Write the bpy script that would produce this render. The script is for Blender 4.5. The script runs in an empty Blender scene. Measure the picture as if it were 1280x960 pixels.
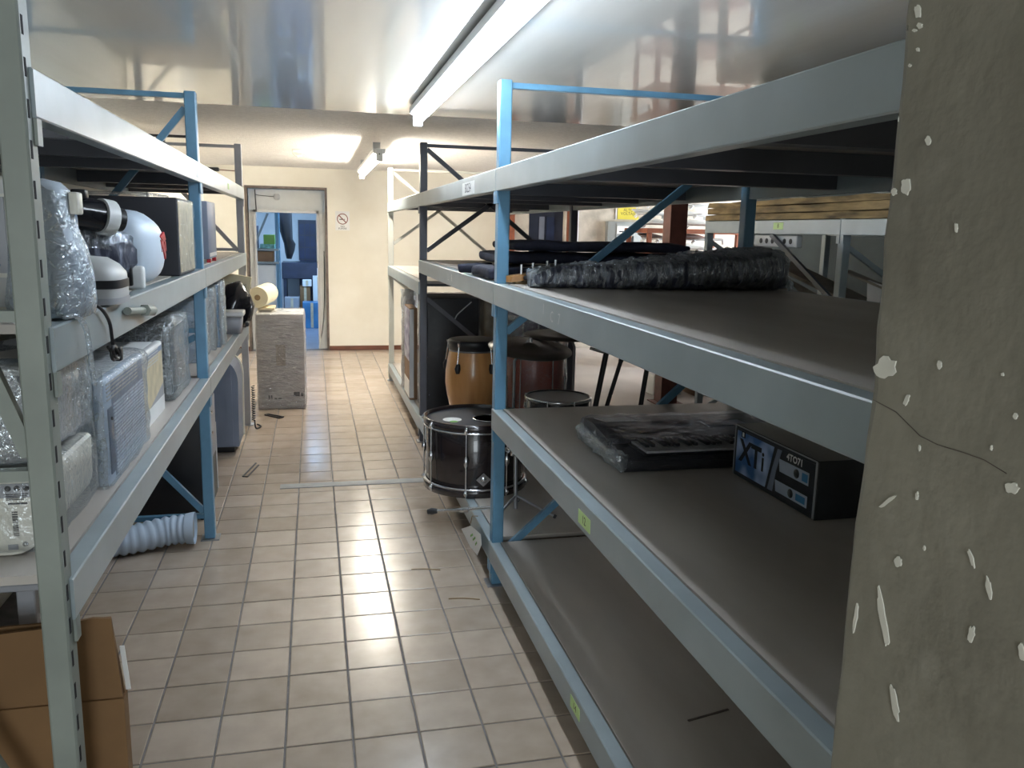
import bpy, bmesh, math, random
from mathutils import Vector, Matrix, noise
random.seed(7)
S = bpy.context.scene
COL = S.collection
PI = math.pi

# ------------------------------------------------------------------ camera
def make_camera():
    f, p, y, r = 1037.0, math.radians(10.43), math.radians(13.5), math.radians(1.26)
    fw = Vector((math.sin(y)*math.cos(p), math.cos(y)*math.cos(p), -math.sin(p)))
    rt = Vector((math.cos(y), -math.sin(y), 0)); up = rt.cross(fw)
    rt2 = math.cos(r)*rt + math.sin(r)*up
    up2 = -math.sin(r)*rt + math.cos(r)*up
    cd = bpy.data.cameras.new('camera'); cam = bpy.data.objects.new('camera', cd)
    COL.objects.link(cam); S.camera = cam
    cd.sensor_width = 36; cd.lens = 36*f/1280; cd.clip_start = 0.05; cd.clip_end = 100
    M = Matrix((rt2, up2, -fw)).transposed().to_4x4(); M.translation = (0, 0, 1.55)
    cam.matrix_world = M
make_camera()

# ------------------------------------------------------------------ light, exposure
NEAR_TUBE = ((0.79, 0.89, 1.0), 35.0)      # cool fluorescent tube over the right rack
FAR_TUBE = ((1.0, 0.93, 0.81), 98.0)       # warmer tube at the far end of the aisle
HALL_DAY = ((0.90, 0.95, 1.0), 330.0)      # daylight through the hall's side opening
STORE_LAMP = ((0.42, 0.66, 1.0), 38.0)     # cool light in the storeroom behind the doorway
REAR_FILL = ((0.86, 0.95, 1.0), 34.0)      # added fill from behind the camera, source unseen
S.view_settings.view_transform = 'Standard'; S.view_settings.look = 'None'
S.view_settings.gamma = 1; S.view_settings.use_curve_mapping = False
S.view_settings.exposure = 0.8
w = bpy.data.worlds.new('world'); S.world = w; w.use_nodes = True
w.node_tree.nodes['Background'].inputs[0].default_value = (0.75, 0.85, 1, 1)
w.node_tree.nodes['Background'].inputs[1].default_value = 0.12
def area(name, loc, rot, sx, sy, col_pow):
    d = bpy.data.lights.new(name, 'AREA'); d.shape = 'RECTANGLE'; d.size = sx; d.size_y = sy
    d.color = col_pow[0]; d.energy = col_pow[1]
    o = bpy.data.objects.new(name, d); COL.objects.link(o); o.location = loc; o.rotation_euler = rot
    return o
area('hall_daylight', (8.3, 8.6, 1.3), (0, PI/2, 0), 1.8, 3.9, HALL_DAY)
area('rear_fill', (-0.35, -2.75, 1.2), (PI/2, 0, 0), 1.1, 1.9, REAR_FILL)  # added fill lamp for the near end of the aisle
area('storeroom_lamp', (-0.3, 12.6, 2.2), (0, 0, 0), 1.2, 0.2, STORE_LAMP)

# ------------------------------------------------------------------ materials
def mat(name, col, rough=0.6, metal=0.0, var=0.12, scale=6.0, bump=0.0, bscale=40.0, col2=None,
        spec=0.5, coat=0.0, stretch=(1, 1, 1), tex='noise', coords='obj', detail=5.0, ramp=(0.35, 0.7)):
    m = bpy.data.materials.new(name); m.use_nodes = True
    nt = m.node_tree; N = nt.nodes; L = nt.links; b = N['Principled BSDF']
    b.inputs['Roughness'].default_value = rough; b.inputs['Metallic'].default_value = metal
    b.inputs['Specular IOR Level'].default_value = spec; b.inputs['Coat Weight'].default_value = coat
    geo = N.new('ShaderNodeNewGeometry'); mp = N.new('ShaderNodeMapping')
    L.new(geo.outputs['Position'], mp.inputs[0]); mp.inputs['Scale'].default_value = stretch
    n = N.new('ShaderNodeTexNoise'); n.inputs['Scale'].default_value = scale; n.inputs['Detail'].default_value = detail
    L.new(mp.outputs[0], n.inputs['Vector'])
    cr = N.new('ShaderNodeValToRGB'); e = cr.color_ramp.elements
    e[0].position, e[1].position = ramp
    c2 = col2 or tuple(min(1, c*(1+var)) for c in col)
    c1 = col if col2 else tuple(c*(1-var) for c in col)
    e[0].color = (*c1, 1); e[1].color = (*c2, 1)
    L.new(n.outputs['Fac'], cr.inputs[0]); L.new(cr.outputs[0], b.inputs['Base Color'])
    if bump:
        n2 = N.new('ShaderNodeTexNoise'); n2.inputs['Scale'].default_value = bscale; n2.inputs['Detail'].default_value = 4
        L.new(mp.outputs[0], n2.inputs['Vector'])
        bp = N.new('ShaderNodeBump'); bp.inputs['Strength'].default_value = bump; bp.inputs['Distance'].default_value = 0.01
        L.new(n2.outputs['Fac'], bp.inputs['Height']); L.new(bp.outputs[0], b.inputs['Normal'])
    return m

def film_mat(name, tint=(0.9, 0.95, 1.0), fac=0.28, rough=0.12, bscale=30, bump=0.9, stretch=(1, 1, 1), body=0.25, crease_glint=.25):
    """stretch film / polythene: mostly clear, glossy, a little milky"""
    m = bpy.data.materials.new(name); m.use_nodes = True
    nt = m.node_tree; N = nt.nodes; L = nt.links; N.remove(N['Principled BSDF']); out = N['Material Output']
    tr = N.new('ShaderNodeBsdfTransparent'); gl = N.new('ShaderNodeBsdfGlossy'); df = N.new('ShaderNodeBsdfDiffuse')
    gl.inputs['Roughness'].default_value = rough; gl.inputs['Color'].default_value = (*tint, 1)
    df.inputs['Color'].default_value = (*tint, 1)
    geo = N.new('ShaderNodeNewGeometry'); mp = N.new('ShaderNodeMapping'); mp.inputs['Scale'].default_value = stretch
    L.new(geo.outputs['Position'], mp.inputs[0])
    n = N.new('ShaderNodeTexNoise'); n.noise_type = 'RIDGED_MULTIFRACTAL'; n.inputs['Scale'].default_value = bscale; n.inputs['Detail'].default_value = 2.5
    n.inputs['Distortion'].default_value = 1.0
    L.new(mp.outputs[0], n.inputs['Vector'])
    bp = N.new('ShaderNodeBump'); bp.inputs['Strength'].default_value = bump; bp.inputs['Distance'].default_value = 0.009
    nf = N.new('ShaderNodeTexNoise'); nf.inputs['Scale'].default_value = bscale*3.2; nf.inputs['Detail'].default_value = 2; nf.inputs['Distortion'].default_value = 1.5
    L.new(mp.outputs[0], nf.inputs['Vector'])
    sm_ = N.new('ShaderNodeMath'); sm_.operation = 'MULTIPLY_ADD'; sm_.inputs[1].default_value = 1.1
    L.new(nf.outputs['Fac'], sm_.inputs[0]); L.new(n.outputs['Fac'], sm_.inputs[2]); L.new(sm_.outputs[0], bp.inputs['Height'])
    for s in (gl, df): L.new(bp.outputs[0], s.inputs['Normal'])
    ncr = N.new('ShaderNodeTexNoise'); ncr.inputs['Scale'].default_value = bscale*.9; ncr.inputs['Detail'].default_value = 2; ncr.inputs['Distortion'].default_value = 2.2  # white lines along the creases, painted in for glints on the film
    L.new(mp.outputs[0], ncr.inputs['Vector'])
    rmp = N.new('ShaderNodeValToRGB'); ee = rmp.color_ramp.elements; ee[0].position = .47; ee[0].color = (0, 0, 0, 1); ee[1].position = .53; ee[1].color = (0, 0, 0, 1)
    pk = ee.new(.5); pk.color = (1, 1, 1, 1); L.new(ncr.outputs['Fac'], rmp.inputs[0])
    fr = N.new('ShaderNodeLayerWeight'); fr.inputs['Blend'].default_value = 0.35
    L.new(bp.outputs[0], fr.inputs['Normal'])
    ma = N.new('ShaderNodeMath'); ma.operation = 'MULTIPLY_ADD'; ma.inputs[1].default_value = 0.55; ma.inputs[2].default_value = fac
    ma.use_clamp = True
    L.new(fr.outputs['Fresnel'], ma.inputs[0])
    mc = N.new('ShaderNodeMath'); mc.operation = 'MULTIPLY_ADD'; mc.inputs[1].default_value = crease_glint; mc.use_clamp = True
    L.new(rmp.outputs[0], mc.inputs[0]); L.new(ma.outputs[0], mc.inputs[2]); ma = mc
    m1 = N.new('ShaderNodeMixShader'); m1.inputs[0].default_value = body
    L.new(gl.outputs[0], m1.inputs[1]); L.new(df.outputs[0], m1.inputs[2])
    m2 = N.new('ShaderNodeMixShader'); L.new(ma.outputs[0], m2.inputs[0])
    L.new(tr.outputs[0], m2.inputs[1]); L.new(m1.outputs[0], m2.inputs[2]); L.new(m2.outputs[0], out.inputs[0])
    return m

def emit_mat(name, col, strength):
    m = bpy.data.materials.new(name); m.use_nodes = True
    nt = m.node_tree; b = nt.nodes['Principled BSDF']
    b.inputs['Base Color'].default_value = (.9, .9, .9, 1)
    b.inputs['Emission Color'].default_value = (*col, 1); b.inputs['Emission Strength'].default_value = strength
    return m

def tile_mat():
    m = bpy.data.materials.new('floor tile'); m.use_nodes = True
    nt = m.node_tree; N = nt.nodes; L = nt.links; b = N['Principled BSDF']; b.inputs['Specular IOR Level'].default_value = .8
    geo = N.new('ShaderNodeNewGeometry')
    sn = N.new('ShaderNodeVectorMath'); sn.operation = 'SNAP'; sn.inputs[1].default_value = (0.203, 0.21, 10)
    ad = N.new('ShaderNodeVectorMath'); ad.operation = 'ADD'; ad.inputs[1].default_value = (0.115, -0.259+0.21, 5)
    L.new(geo.outputs['Position'], ad.inputs[0]); L.new(ad.outputs[0], sn.inputs[0])
    wn = N.new('ShaderNodeTexWhiteNoise'); L.new(sn.outputs[0], wn.inputs['Vector'])
    n = N.new('ShaderNodeTexNoise'); n.inputs['Scale'].default_value = 9; n.inputs['Detail'].default_value = 6
    L.new(geo.outputs['Position'], n.inputs['Vector'])
    mx = N.new('ShaderNodeMath'); mx.operation = 'MULTIPLY_ADD'; mx.inputs[1].default_value = 0.35
    L.new(wn.outputs['Value'], mx.inputs[0])
    sc = N.new('ShaderNodeMath'); sc.operation = 'MULTIPLY'; sc.inputs[1].default_value = 0.75
    L.new(n.outputs['Fac'], sc.inputs[0]); L.new(sc.outputs[0], mx.inputs[2])
    cr = N.new('ShaderNodeValToRGB'); e = cr.color_ramp.elements
    e[0].position = .2; e[1].position = .8
    e[0].color = (0.365, 0.288, 0.222, 1); e[1].color = (0.535, 0.436, 0.352, 1)
    L.new(mx.outputs[0], cr.inputs[0]); L.new(cr.outputs[0], b.inputs['Base Color'])
    n2 = N.new('ShaderNodeTexNoise'); n2.inputs['Scale'].default_value = 14; L.new(geo.outputs['Position'], n2.inputs['Vector'])
    mr = N.new('ShaderNodeMapRange'); mr.inputs['To Min'].default_value = .13; mr.inputs['To Max'].default_value = .30
    L.new(n2.outputs['Fac'], mr.inputs['Value']); L.new(mr.outputs[0], b.inputs['Roughness'])
    bp = N.new('ShaderNodeBump'); bp.inputs['Strength'].default_value = .06; bp.inputs['Distance'].default_value = .004
    L.new(n2.outputs['Fac'], bp.inputs['Height']); L.new(bp.outputs[0], b.inputs['Normal'])
    return m

def pillar_mat():
    m = mat('dirty concrete', (0.18, 0.165, 0.13), .85, scale=3.5, bump=.4, bscale=22, col2=(0.275, 0.255, 0.205))
    nt = m.node_tree; N = nt.nodes; L = nt.links; b = N['Principled BSDF']
    old = b.inputs['Base Color'].links[0].from_socket
    geo = N.new('ShaderNodeNewGeometry')
    n = N.new('ShaderNodeTexNoise'); n.inputs['Scale'].default_value = 10; n.inputs['Detail'].default_value = 8
    L.new(geo.outputs['Position'], n.inputs['Vector'])
    cr = N.new('ShaderNodeValToRGB'); e = cr.color_ramp.elements; e[0].position = .60; e[1].position = .78
    e[0].color = (0, 0, 0, 1); e[1].color = (.55, .55, .55, 1)
    L.new(n.outputs['Fac'], cr.inputs[0])
    mx = N.new('ShaderNodeMix'); mx.data_type = 'RGBA'; mx.inputs['B'].default_value = (.34, .32, .27, 1)
    L.new(cr.outputs[0], mx.inputs['Factor']); L.new(old, mx.inputs['A']); L.new(mx.outputs['Result'], b.inputs['Base Color'])
    return m

MT = {}
def M_(k, *a, **kw):
    if k not in MT: MT[k] = mat(k, *a, **kw)
    return MT[k]
M_('cream wall', (0.78, 0.735, 0.62), .75, scale=2.2, bump=.08, bscale=30, col2=(0.87, 0.835, 0.735))
M_('dark wall', (0.06, 0.085, 0.095), .7, var=.2, scale=3)
M_('wall white', (0.70, 0.72, 0.72), .7, var=.08, scale=3)
M_('hall concrete', (0.40, 0.37, 0.31), .85, scale=3.2, bump=.3, bscale=18, col2=(0.66, 0.61, 0.52), ramp=(.4, .6))
M_('hall floor', (0.42, 0.39, 0.37), .5, scale=1.5, col2=(0.55, 0.51, 0.48))
M_('strip', (0.30, 0.30, 0.30), .55, var=.15, scale=12)
M_('grout', (0.19, 0.175, 0.17), .8, var=.2, scale=15)
M_('panel', (0.60, 0.61, 0.59), .17, scale=1.2, var=.06, spec=.9, coat=.5, bump=.06, bscale=5, stretch=(3.5, .35, 1))
M_('popcorn', (0.78, 0.755, 0.72), .9, scale=40, var=.08, bump=.9, bscale=120)
M_('maroon skirting', (0.16, 0.06, 0.035), .5, var=.2)
M_('brown frame', (0.13, 0.10, 0.085), .55, var=.3, scale=20)
M_('rust column', (0.125, 0.042, 0.03), .5, var=.25, scale=10)
M_('rust shelf', (0.28, 0.085, 0.04), .6, var=.25, scale=10)
M_('rack blue', (0.115, 0.27, 0.41), .34, var=.1, scale=9, spec=.6)
M_('rack grey', (0.30, 0.355, 0.375), .33, var=.08, scale=5, spec=.6, bump=.05, bscale=12)
M_('rack dark', (0.10, 0.105, 0.125), .4, var=.1)  # dark tone of the backlit far braces put into the colour
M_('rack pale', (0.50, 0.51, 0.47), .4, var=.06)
M_('grille back', (0.25, 0.31, 0.42), .5, var=.05)
M_('rack sage', (0.27, 0.30, 0.27), .45, var=.1, scale=6)
M_('black hole', (0.01, 0.01, 0.012), .9, var=0)
M_('ply', (0.40, 0.36, 0.32), .42, scale=4, col2=(0.54, 0.50, 0.46), stretch=(1, .25, 1), bump=.05, bscale=30)
M_('ply edge', (0.55, 0.36, 0.17), .7, var=.2, scale=30, stretch=(1, 1, 8))
M_('cardboard', (0.23, 0.125, 0.052), .8, var=.12, scale=5)
M_('cardboard dark', (0.25, 0.15, 0.085), .8, var=.15, scale=5)
M_('white plastic', (0.78, 0.80, 0.80), .35, var=.05)
M_('off white', (0.74, 0.72, 0.64), .4, var=.06)
M_('blue white', (0.62, 0.72, 0.84), .35, var=.06)
M_('beige', (0.62, 0.53, 0.36), .55, var=.15, scale=20)
M_('grey plastic', (0.36, 0.37, 0.40), .45, var=.1)
M_('light grey', (0.55, 0.56, 0.56), .4, var=.06)
M_('slate', (0.20, 0.235, 0.31), .5, var=.08)
M_('black', (0.014, 0.014, 0.017), .42, var=.3)
M_('charcoal', (0.035, 0.036, 0.045), .5, var=.15)
M_('black gloss', (0.012, 0.012, 0.016), .16, var=.2)
M_('black cloth', (0.016, 0.018, 0.035), .85, var=.3, scale=20, bump=.3, bscale=60)
M_('navy wrap', (0.045, 0.05, 0.075), .28, scale=16, col2=(0.27, 0.30, 0.38), ramp=(.5, .72), stretch=(2.6, 1.2, .55), bump=1.0, bscale=26)  # pale streaks put into the colour as glints of the film
M_('chrome', (0.72, 0.73, 0.75), .18, metal=1, var=.05)
M_('dull steel', (0.36, 0.37, 0.39), .38, metal=.9, var=.15)
M_('conga wood', (0.58, 0.27, 0.085), .3, scale=3, col2=(0.70, 0.37, 0.14), stretch=(6, 6, .6), coat=.4)
M_('drum black', (0.018, 0.012, 0.013), .22, var=.3, coat=.5)
M_('drum head', (0.035, 0.04, 0.05), .4, var=.3)
M_('grey head', (0.34, 0.35, 0.37), .45, var=.12)
M_('red drum', (0.34, 0.055, 0.028), .3, var=.2)
M_('violet', (0.06, 0.04, 0.12), .35, var=.3)
M_('cymbal', (0.16, 0.15, 0.14), .32, metal=.85, var=.15)
M_('guitar wood', (0.36, 0.17, 0.05), .4, var=.2, scale=20)
M_('wrapped brown', (0.22, 0.18, 0.13), .4, col2=(0.36, 0.31, 0.24), scale=12, bump=1, bscale=26)
M_('kraft wrap', (0.33, 0.30, 0.285), .35, col2=(0.50, 0.46, 0.44), scale=7, bump=.9, bscale=22, stretch=(1, 1, 4))
M_('lumber', (0.085, 0.06, 0.032), .85, col2=(0.38, 0.26, 0.115), scale=7, stretch=(1, .5, 3), bump=.3, bscale=30, ramp=(.3, .65))
M_('old board', (0.24, 0.21, 0.17), .8, var=.25, scale=8)
M_('paper', (0.80, 0.80, 0.78), .7, var=.04)
M_('cream paper', (0.80, 0.72, 0.50), .6, var=.05)
M_('sticker green', (0.60, 0.80, 0.34), .6, var=.04)
M_('ink', (0.015, 0.015, 0.02), .7, var=0)
M_('sign red', (0.22, 0.055, 0.045), .6, var=0)
M_('sign yellow', (0.62, 0.53, 0.05), .5, var=.05)
M_('panel grey', (0.30, 0.33, 0.33), .5, var=.08)
M_('red print', (0.45, 0.02, 0.03), .4, var=0)
M_('teal print', (0.20, 0.50, 0.50), .5, var=.3, scale=30)
M_('green', (0.18, 0.42, 0.10), .5, var=.1)
M_('blue dark', (0.02, 0.035, 0.09), .4, var=.2)
M_('door dark', (0.03, 0.04, 0.07), .35, var=.2)
M_('hose', (0.55, 0.66, 0.80), .5, var=.06)
M_('box blue', (0.04, 0.13, 0.36), .3, col2=(0.62, 0.74, 0.95), scale=9, ramp=(.42, .66), detail=2)
M_('box black', (0.022, 0.025, 0.03), .3, var=.3, scale=9)
M_('silver print', (0.42, 0.48, 0.58), .3, var=.12)
M_('blue print', (0.05, 0.22, 0.45), .3, var=.2)
M_('picture', (0.16, 0.13, 0.25), .4, col2=(0.55, 0.56, 0.62), scale=14, ramp=(.4, .62))
M_('jute', (0.30, 0.20, 0.10), .8)
MT['tile'] = tile_mat(); MT['pillar'] = pillar_mat()
MT['film'] = film_mat('clear film', fac=.08, rough=.08, bscale=11, body=.2, crease_glint=.14)
MT['film heavy'] = film_mat('wrinkled film', (0.88, 0.95, 1.0), .28, .09, 15, 1.0, body=.3, crease_glint=.5)
MT['film dark'] = film_mat('tight dark film', (0.85, 0.91, 1.0), .25, .12, 18, 1.0, (1.7, 1.2, .5), body=.3, crease_glint=.55)
MT['film black'] = film_mat('tight film on black', (0.8, 0.86, 1.0), .02, .1, 22, 1.0, (.5, 1, 2.5), body=.04, crease_glint=.12)
MT['film pallet'] = film_mat('stretch film', (0.95, 0.95, 0.97), .14, .1, 9, 1.0, (.5, .5, 4), body=.25, crease_glint=.5)
MT['near glow'] = emit_mat('near tube glow', *NEAR_TUBE); MT['far glow'] = emit_mat('far tube glow', *FAR_TUBE)

# ------------------------------------------------------------------ mesh helpers
class MB:
    """collects shapes in world coordinates; build() links them as one mesh object"""
    def __init__(s, M=None): s.v = []; s.f = []; s.mi = []; s.m = 0; s.sm = []; s.M = M or Matrix()
    def add(s, vs, fs, smooth=False):
        o = len(s.v); s.v += [s.M @ Vector(p) for p in vs]
        for f in fs: s.f.append(tuple(i+o for i in f)); s.mi.append(s.m); s.sm.append(smooth)
        return s
    def box(s, x0, x1, y0, y1, z0, z1):
        vs = [(x, y, z) for z in (z0, z1) for y in (y0, y1) for x in (x0, x1)]
        return s.add(vs, [(0, 2, 3, 1), (4, 5, 7, 6), (0, 1, 5, 4), (2, 6, 7, 3), (0, 4, 6, 2), (1, 3, 7, 5)])
    def rbox(s, x0, x1, y0, y1, z0, z1, r=.01, seg=2):
        bm = bmesh.new(); bmesh.ops.create_cube(bm, size=1)
        for v in bm.verts:
            v.co = Vector(((x0+x1)/2+v.co.x*(x1-x0), (y0+y1)/2+v.co.y*(y1-y0), (z0+z1)/2+v.co.z*(z1-z0)))
        bmesh.ops.bevel(bm, geom=bm.edges[:], offset=r, segments=seg, profile=.5, affect='EDGES')
        bm.verts.index_update()
        s.add([v.co.copy() for v in bm.verts], [[v.index for v in f.verts] for f in bm.faces], seg > 1); bm.free(); return s
    def bar(s, a, b, w, d=None, up=(0, 0, 1)):
        """square bar from a to b, w across, d the other way"""
        a = Vector(a); b = Vector(b); d = d or w; t = (b-a).normalized(); u = Vector(up)
        if abs(t.dot(u)) > .98: u = Vector((1, 0, 0))
        n = t.cross(u).normalized()*w/2; u2 = n.cross(t).normalized()*d/2
        vs = [p+q for p in (a, b) for q in (-n-u2, n-u2, n+u2, -n+u2)]
        return s.add(vs, [(3, 2, 1, 0), (4, 5, 6, 7), (0, 1, 5, 4), (1, 2, 6, 5), (2, 3, 7, 6), (3, 0, 4, 7)])
    def tube(s, pts, r, n=10, caps=True):
        pts = [Vector(p) for p in pts]; rs = r if isinstance(r, (list, tuple)) else [r]*len(pts)
        vs = []; fs = []; ref = None
        for i, p in enumerate(pts):
            t = (pts[min(i+1, len(pts)-1)]-pts[max(i-1, 0)]).normalized()
            if ref is None: ref = Vector((0, 0, 1)) if abs(t.z) < .9 else Vector((1, 0, 0))
            a = t.cross(ref).normalized(); ref = a.cross(t).normalized()
            for k in range(n):
                g = 2*PI*k/n; vs.append(p+(a*math.cos(g)+ref*math.sin(g))*rs[i])
        for i in range(len(pts)-1):
            for k in range(n):
                k2 = (k+1) % n; fs.append((i*n+k, i*n+k2, (i+1)*n+k2, (i+1)*n+k))
        s.add(vs, fs, True)
        if caps:
            o = len(vs)-n
            s.add(vs[:n], [tuple(range(n))[::-1]]); s.add(vs[o:], [tuple(range(n))])
        return s
    def lathe(s, c, prof, n=32, axis='z'):
        """prof: list of (radius, height) about c"""
        c = Vector(c); vs = []; fs = []
        for r, h in prof:
            for k in range(n):
                g = 2*PI*k/n; q = (r*math.cos(g), r*math.sin(g), h)
                if axis == 'x': q = (h, r*math.cos(g), r*math.sin(g))
                if axis == 'y': q = (r*math.sin(g), h, r*math.cos(g))
                vs.append(c+Vector(q))
        for i in range(len(prof)-1):
            for k in range(n):
                k2 = (k+1) % n; fs.append((i*n+k, i*n+k2, (i+1)*n+k2, (i+1)*n+k))
        return s.add(vs, fs, True)
    def loft(s, secs, n=20, p=2.0, caps=True):
        """secs: (centre, axis-u vector, axis-v vector): superelliptic rings"""
        vs = []; fs = []
        for c, u, v in secs:
            c = Vector(c); u = Vector(u); v = Vector(v)
            for k in range(n):
                g = 2*PI*k/n; cg, sg = math.cos(g), math.sin(g)
                vs.append(c+u*math.copysign(abs(cg)**(2/p), cg)+v*math.copysign(abs(sg)**(2/p), sg))
        for i in range(len(secs)-1):
            for k in range(n):
                k2 = (k+1) % n; fs.append((i*n+k, i*n+k2, (i+1)*n+k2, (i+1)*n+k))
        if caps: fs += [tuple(range(n))[::-1], tuple(range(len(vs)-n, len(vs)))]
        return s.add(vs, fs, True)
    def prism(s, pts, d):
        """polygon pts (3-D, planar) pushed along d"""
        a = [Vector(p) for p in pts]; b = [p+Vector(d) for p in a]; n = len(a)
        return s.add(a+b, [tuple(range(n))[::-1], tuple(range(n, 2*n))]+[(i, (i+1) % n, n+(i+1) % n, n+i) for i in range(n)])
    def wrinkle(s, amp, sc, seed=0, aniso=(1, 1, 1)):
        for i, p in enumerate(s.v):
            q = Vector((p.x*sc*aniso[0]+seed, p.y*sc*aniso[1], p.z*sc*aniso[2]))
            s.v[i] = p+noise.noise_vector(q)*amp
        return s
    def floor_at(s, z):
        for p in s.v: p.z = max(p.z, z)
        return s
    def build(s, name, m, parent=None, label=None):
        org = Vector((0, 0, 0)); q = parent
        while q: org += q.location; q = q.parent
        me = bpy.data.meshes.new(name); me.from_pydata([p-org for p in s.v], [], s.f)
        for k in (m if isinstance(m, (list, tuple)) else [m]): me.materials.append(MT[k])
        for i, pl in enumerate(me.polygons): pl.material_index = s.mi[i]; pl.use_smooth = s.sm[i]
        bm = bmesh.new(); bm.from_mesh(me)
        bmesh.ops.recalc_face_normals(bm, faces=bm.faces); bm.to_mesh(me); bm.free(); me.update()
        o = bpy.data.objects.new(name, me); COL.objects.link(o)
        if parent: o.parent = parent
        if label: o['label'] = label
        return o

def B(x0, x1, y0, y1, z0, z1): return MB().box(x0, x1, y0, y1, z0, z1)
def RB(x0, x1, y0, y1, z0, z1, r=.01, seg=2): return MB().rbox(x0, x1, y0, y1, z0, z1, r, seg)

def shell(x0, x1, y0, y1, z0, z1, n=14, amp=.008, sc=18, seed=0, r=.015, an=(1, 1, 1)):
    """a wrinkled closed box skin for film and soft things"""
    bm = bmesh.new(); bmesh.ops.create_cube(bm, size=1)
    bmesh.ops.subdivide_edges(bm, edges=bm.edges[:], cuts=n, use_grid_fill=True)
    c = Vector(((x0+x1)/2, (y0+y1)/2, (z0+z1)/2)); h = Vector(((x1-x0)/2, (y1-y0)/2, (z1-z0)/2))
    vs = []
    for v in bm.verts:
        p = Vector((v.co.x*2*h.x, v.co.y*2*h.y, v.co.z*2*h.z))
        q = Vector([max(-(h[i]-r), min(h[i]-r, p[i])) for i in range(3)])
        d = p-q
        if d.length > 0: p = q+d.normalized()*r
        vs.append(c+p)
    bm.verts.index_update()
    mb = MB().add(vs, [[v.index for v in f.verts] for f in bm.faces], True); bm.free()
    mb.wrinkle(amp, sc, seed, an)
    return mb.floor_at(z0+.0005)

def smooth(pts, n=6):
    P = [Vector(p) for p in pts]; out = []
    for i in range(len(P)-1):
        p0, p1, p2, p3 = P[max(i-1, 0)], P[i], P[i+1], P[min(i+2, len(P)-1)]
        for k in range(n):
            t = k/n
            out.append(.5*((2*p1)+(p2-p0)*t+(2*p0-5*p1+4*p2-p3)*t*t+(3*p1-p0-3*p2+p3)*t*t*t))
    return out+[P[-1]]

def tag(o, label, cat, group=None, kind=None):
    o['label'] = label; o['category'] = cat
    if group: o['group'] = group
    if kind: o['kind'] = kind
    return o
def thing(name, label, cat, loc, group=None):
    o = bpy.data.objects.new(name, None); o.empty_display_size = .1; COL.objects.link(o); o.location = loc
    return tag(o, label, cat, group)
def struct(name, mb, m, parent=None):
    o = mb.build(name, m, parent)
    if not parent: o['kind'] = 'structure'
    return o
def text_to(mb, s, M, size, align='CENTER', squash=1.0, bold=0.0):
    """flat lettering (local x right, y up) added to mb through matrix M"""
    cu = bpy.data.curves.new('txt', 'FONT'); cu.body = s; cu.size = size; cu.align_x = align; cu.align_y = 'CENTER'
    cu.resolution_u = 2; cu.offset = bold*size
    o = bpy.data.objects.new('txt', cu); COL.objects.link(o)
    dg = bpy.context.evaluated_depsgraph_get(); me = o.evaluated_get(dg).to_mesh()
    mb.add([M @ Vector((v.co.x*squash, v.co.y, v.co.z)) for v in me.vertices], [tuple(p.vertices) for p in me.polygons])
    o.evaluated_get(dg).to_mesh_clear(); bpy.data.objects.remove(o); bpy.data.curves.remove(cu)
def face_M(origin, right, up):
    r = Vector(right).normalized(); u = Vector(up).normalized(); n = r.cross(u)
    M = Matrix((r, u, n)).transposed().to_4x4(); M.translation = Vector(origin); return M

# ------------------------------------------------------------------ pixel rays of the photograph (for placing marks on known planes)
CM = S.camera.matrix_world
def ray(px, py): return CM.to_3x3() @ Vector(((px-640)/1037, -(py-480)/1037, -1))
CP = Vector((0, 0, 1.55))
def on(axis, val, px, py):
    d = ray(px, py); i = 'xyz'.index(axis); return CP+d*((val-CP[i])/d[i])

# ================================================================== THE ROOM
ZC = 2.26
XL, XR, YB, YF = -1.27, 8.2, 10.8, -2.9
# floor: slab with grout colour, tiles as parts
TX, TY, X0, Y0 = 0.203, 0.21, -0.115, 2.359
floor = struct('floor', B(XL-.1, XR+.1, YF-.1, YB+.3, -.08, -.004), 'grout')
def tile_mb(cx, cy):
    hx, hy, g, c = TX/2, TY/2, .0032, .0025
    a = [(cx-hx+g, cy-hy+g, -.006), (cx+hx-g, cy-hy+g, -.006), (cx+hx-g, cy+hy-g, -.006), (cx-hx+g, cy+hy-g, -.006)]
    m_ = [(x, y, -.0018) for x, y, z in a]
    b = [(cx-hx+g+c, cy-hy+g+c, 0), (cx+hx-g-c, cy-hy+g+c, 0), (cx+hx-g-c, cy+hy-g-c, 0), (cx-hx+g+c, cy+hy-g-c, 0)]
    fs = [(8, 9, 10, 11)]
    for k in range(4): k2 = (k+1) % 4; fs += [(k, k2, 4+k2, 4+k), (4+k, 4+k2, 8+k2, 8+k)]
    return a+m_+b, fs
first = None; rest = MB(); random.seed(3)
for iy in range(-23, 41):
    for ix in range(-5, 10):
        cx, cy = X0+(ix+.5)*TX, Y0+(iy+.5)*TY
        if cy > YB-.02: continue
        if -3 <= ix <= 3 and -2 <= iy <= 40:
            if first is None:
                mb = MB(); mb.add(*tile_mb(0, 0)); first = mb.build('tile', 'tile', floor); o = first
            else:
                o = first.copy(); COL.objects.link(o); o.parent = floor
            o.location = (cx, cy, random.uniform(-.0008, .0004))
        else: rest.add(*tile_mb(cx, cy))
ro = rest.build('outer_tiles', 'tile', floor); ro['kind'] = 'stuff'
struct('floor_hall', B(X0+10*TX, XR, YF, YB, -.006, -.001), 'hall floor')
struct('trim_1', B(-.225, .70, 4.96, 5.045, -.001, .004), 'strip')

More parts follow.
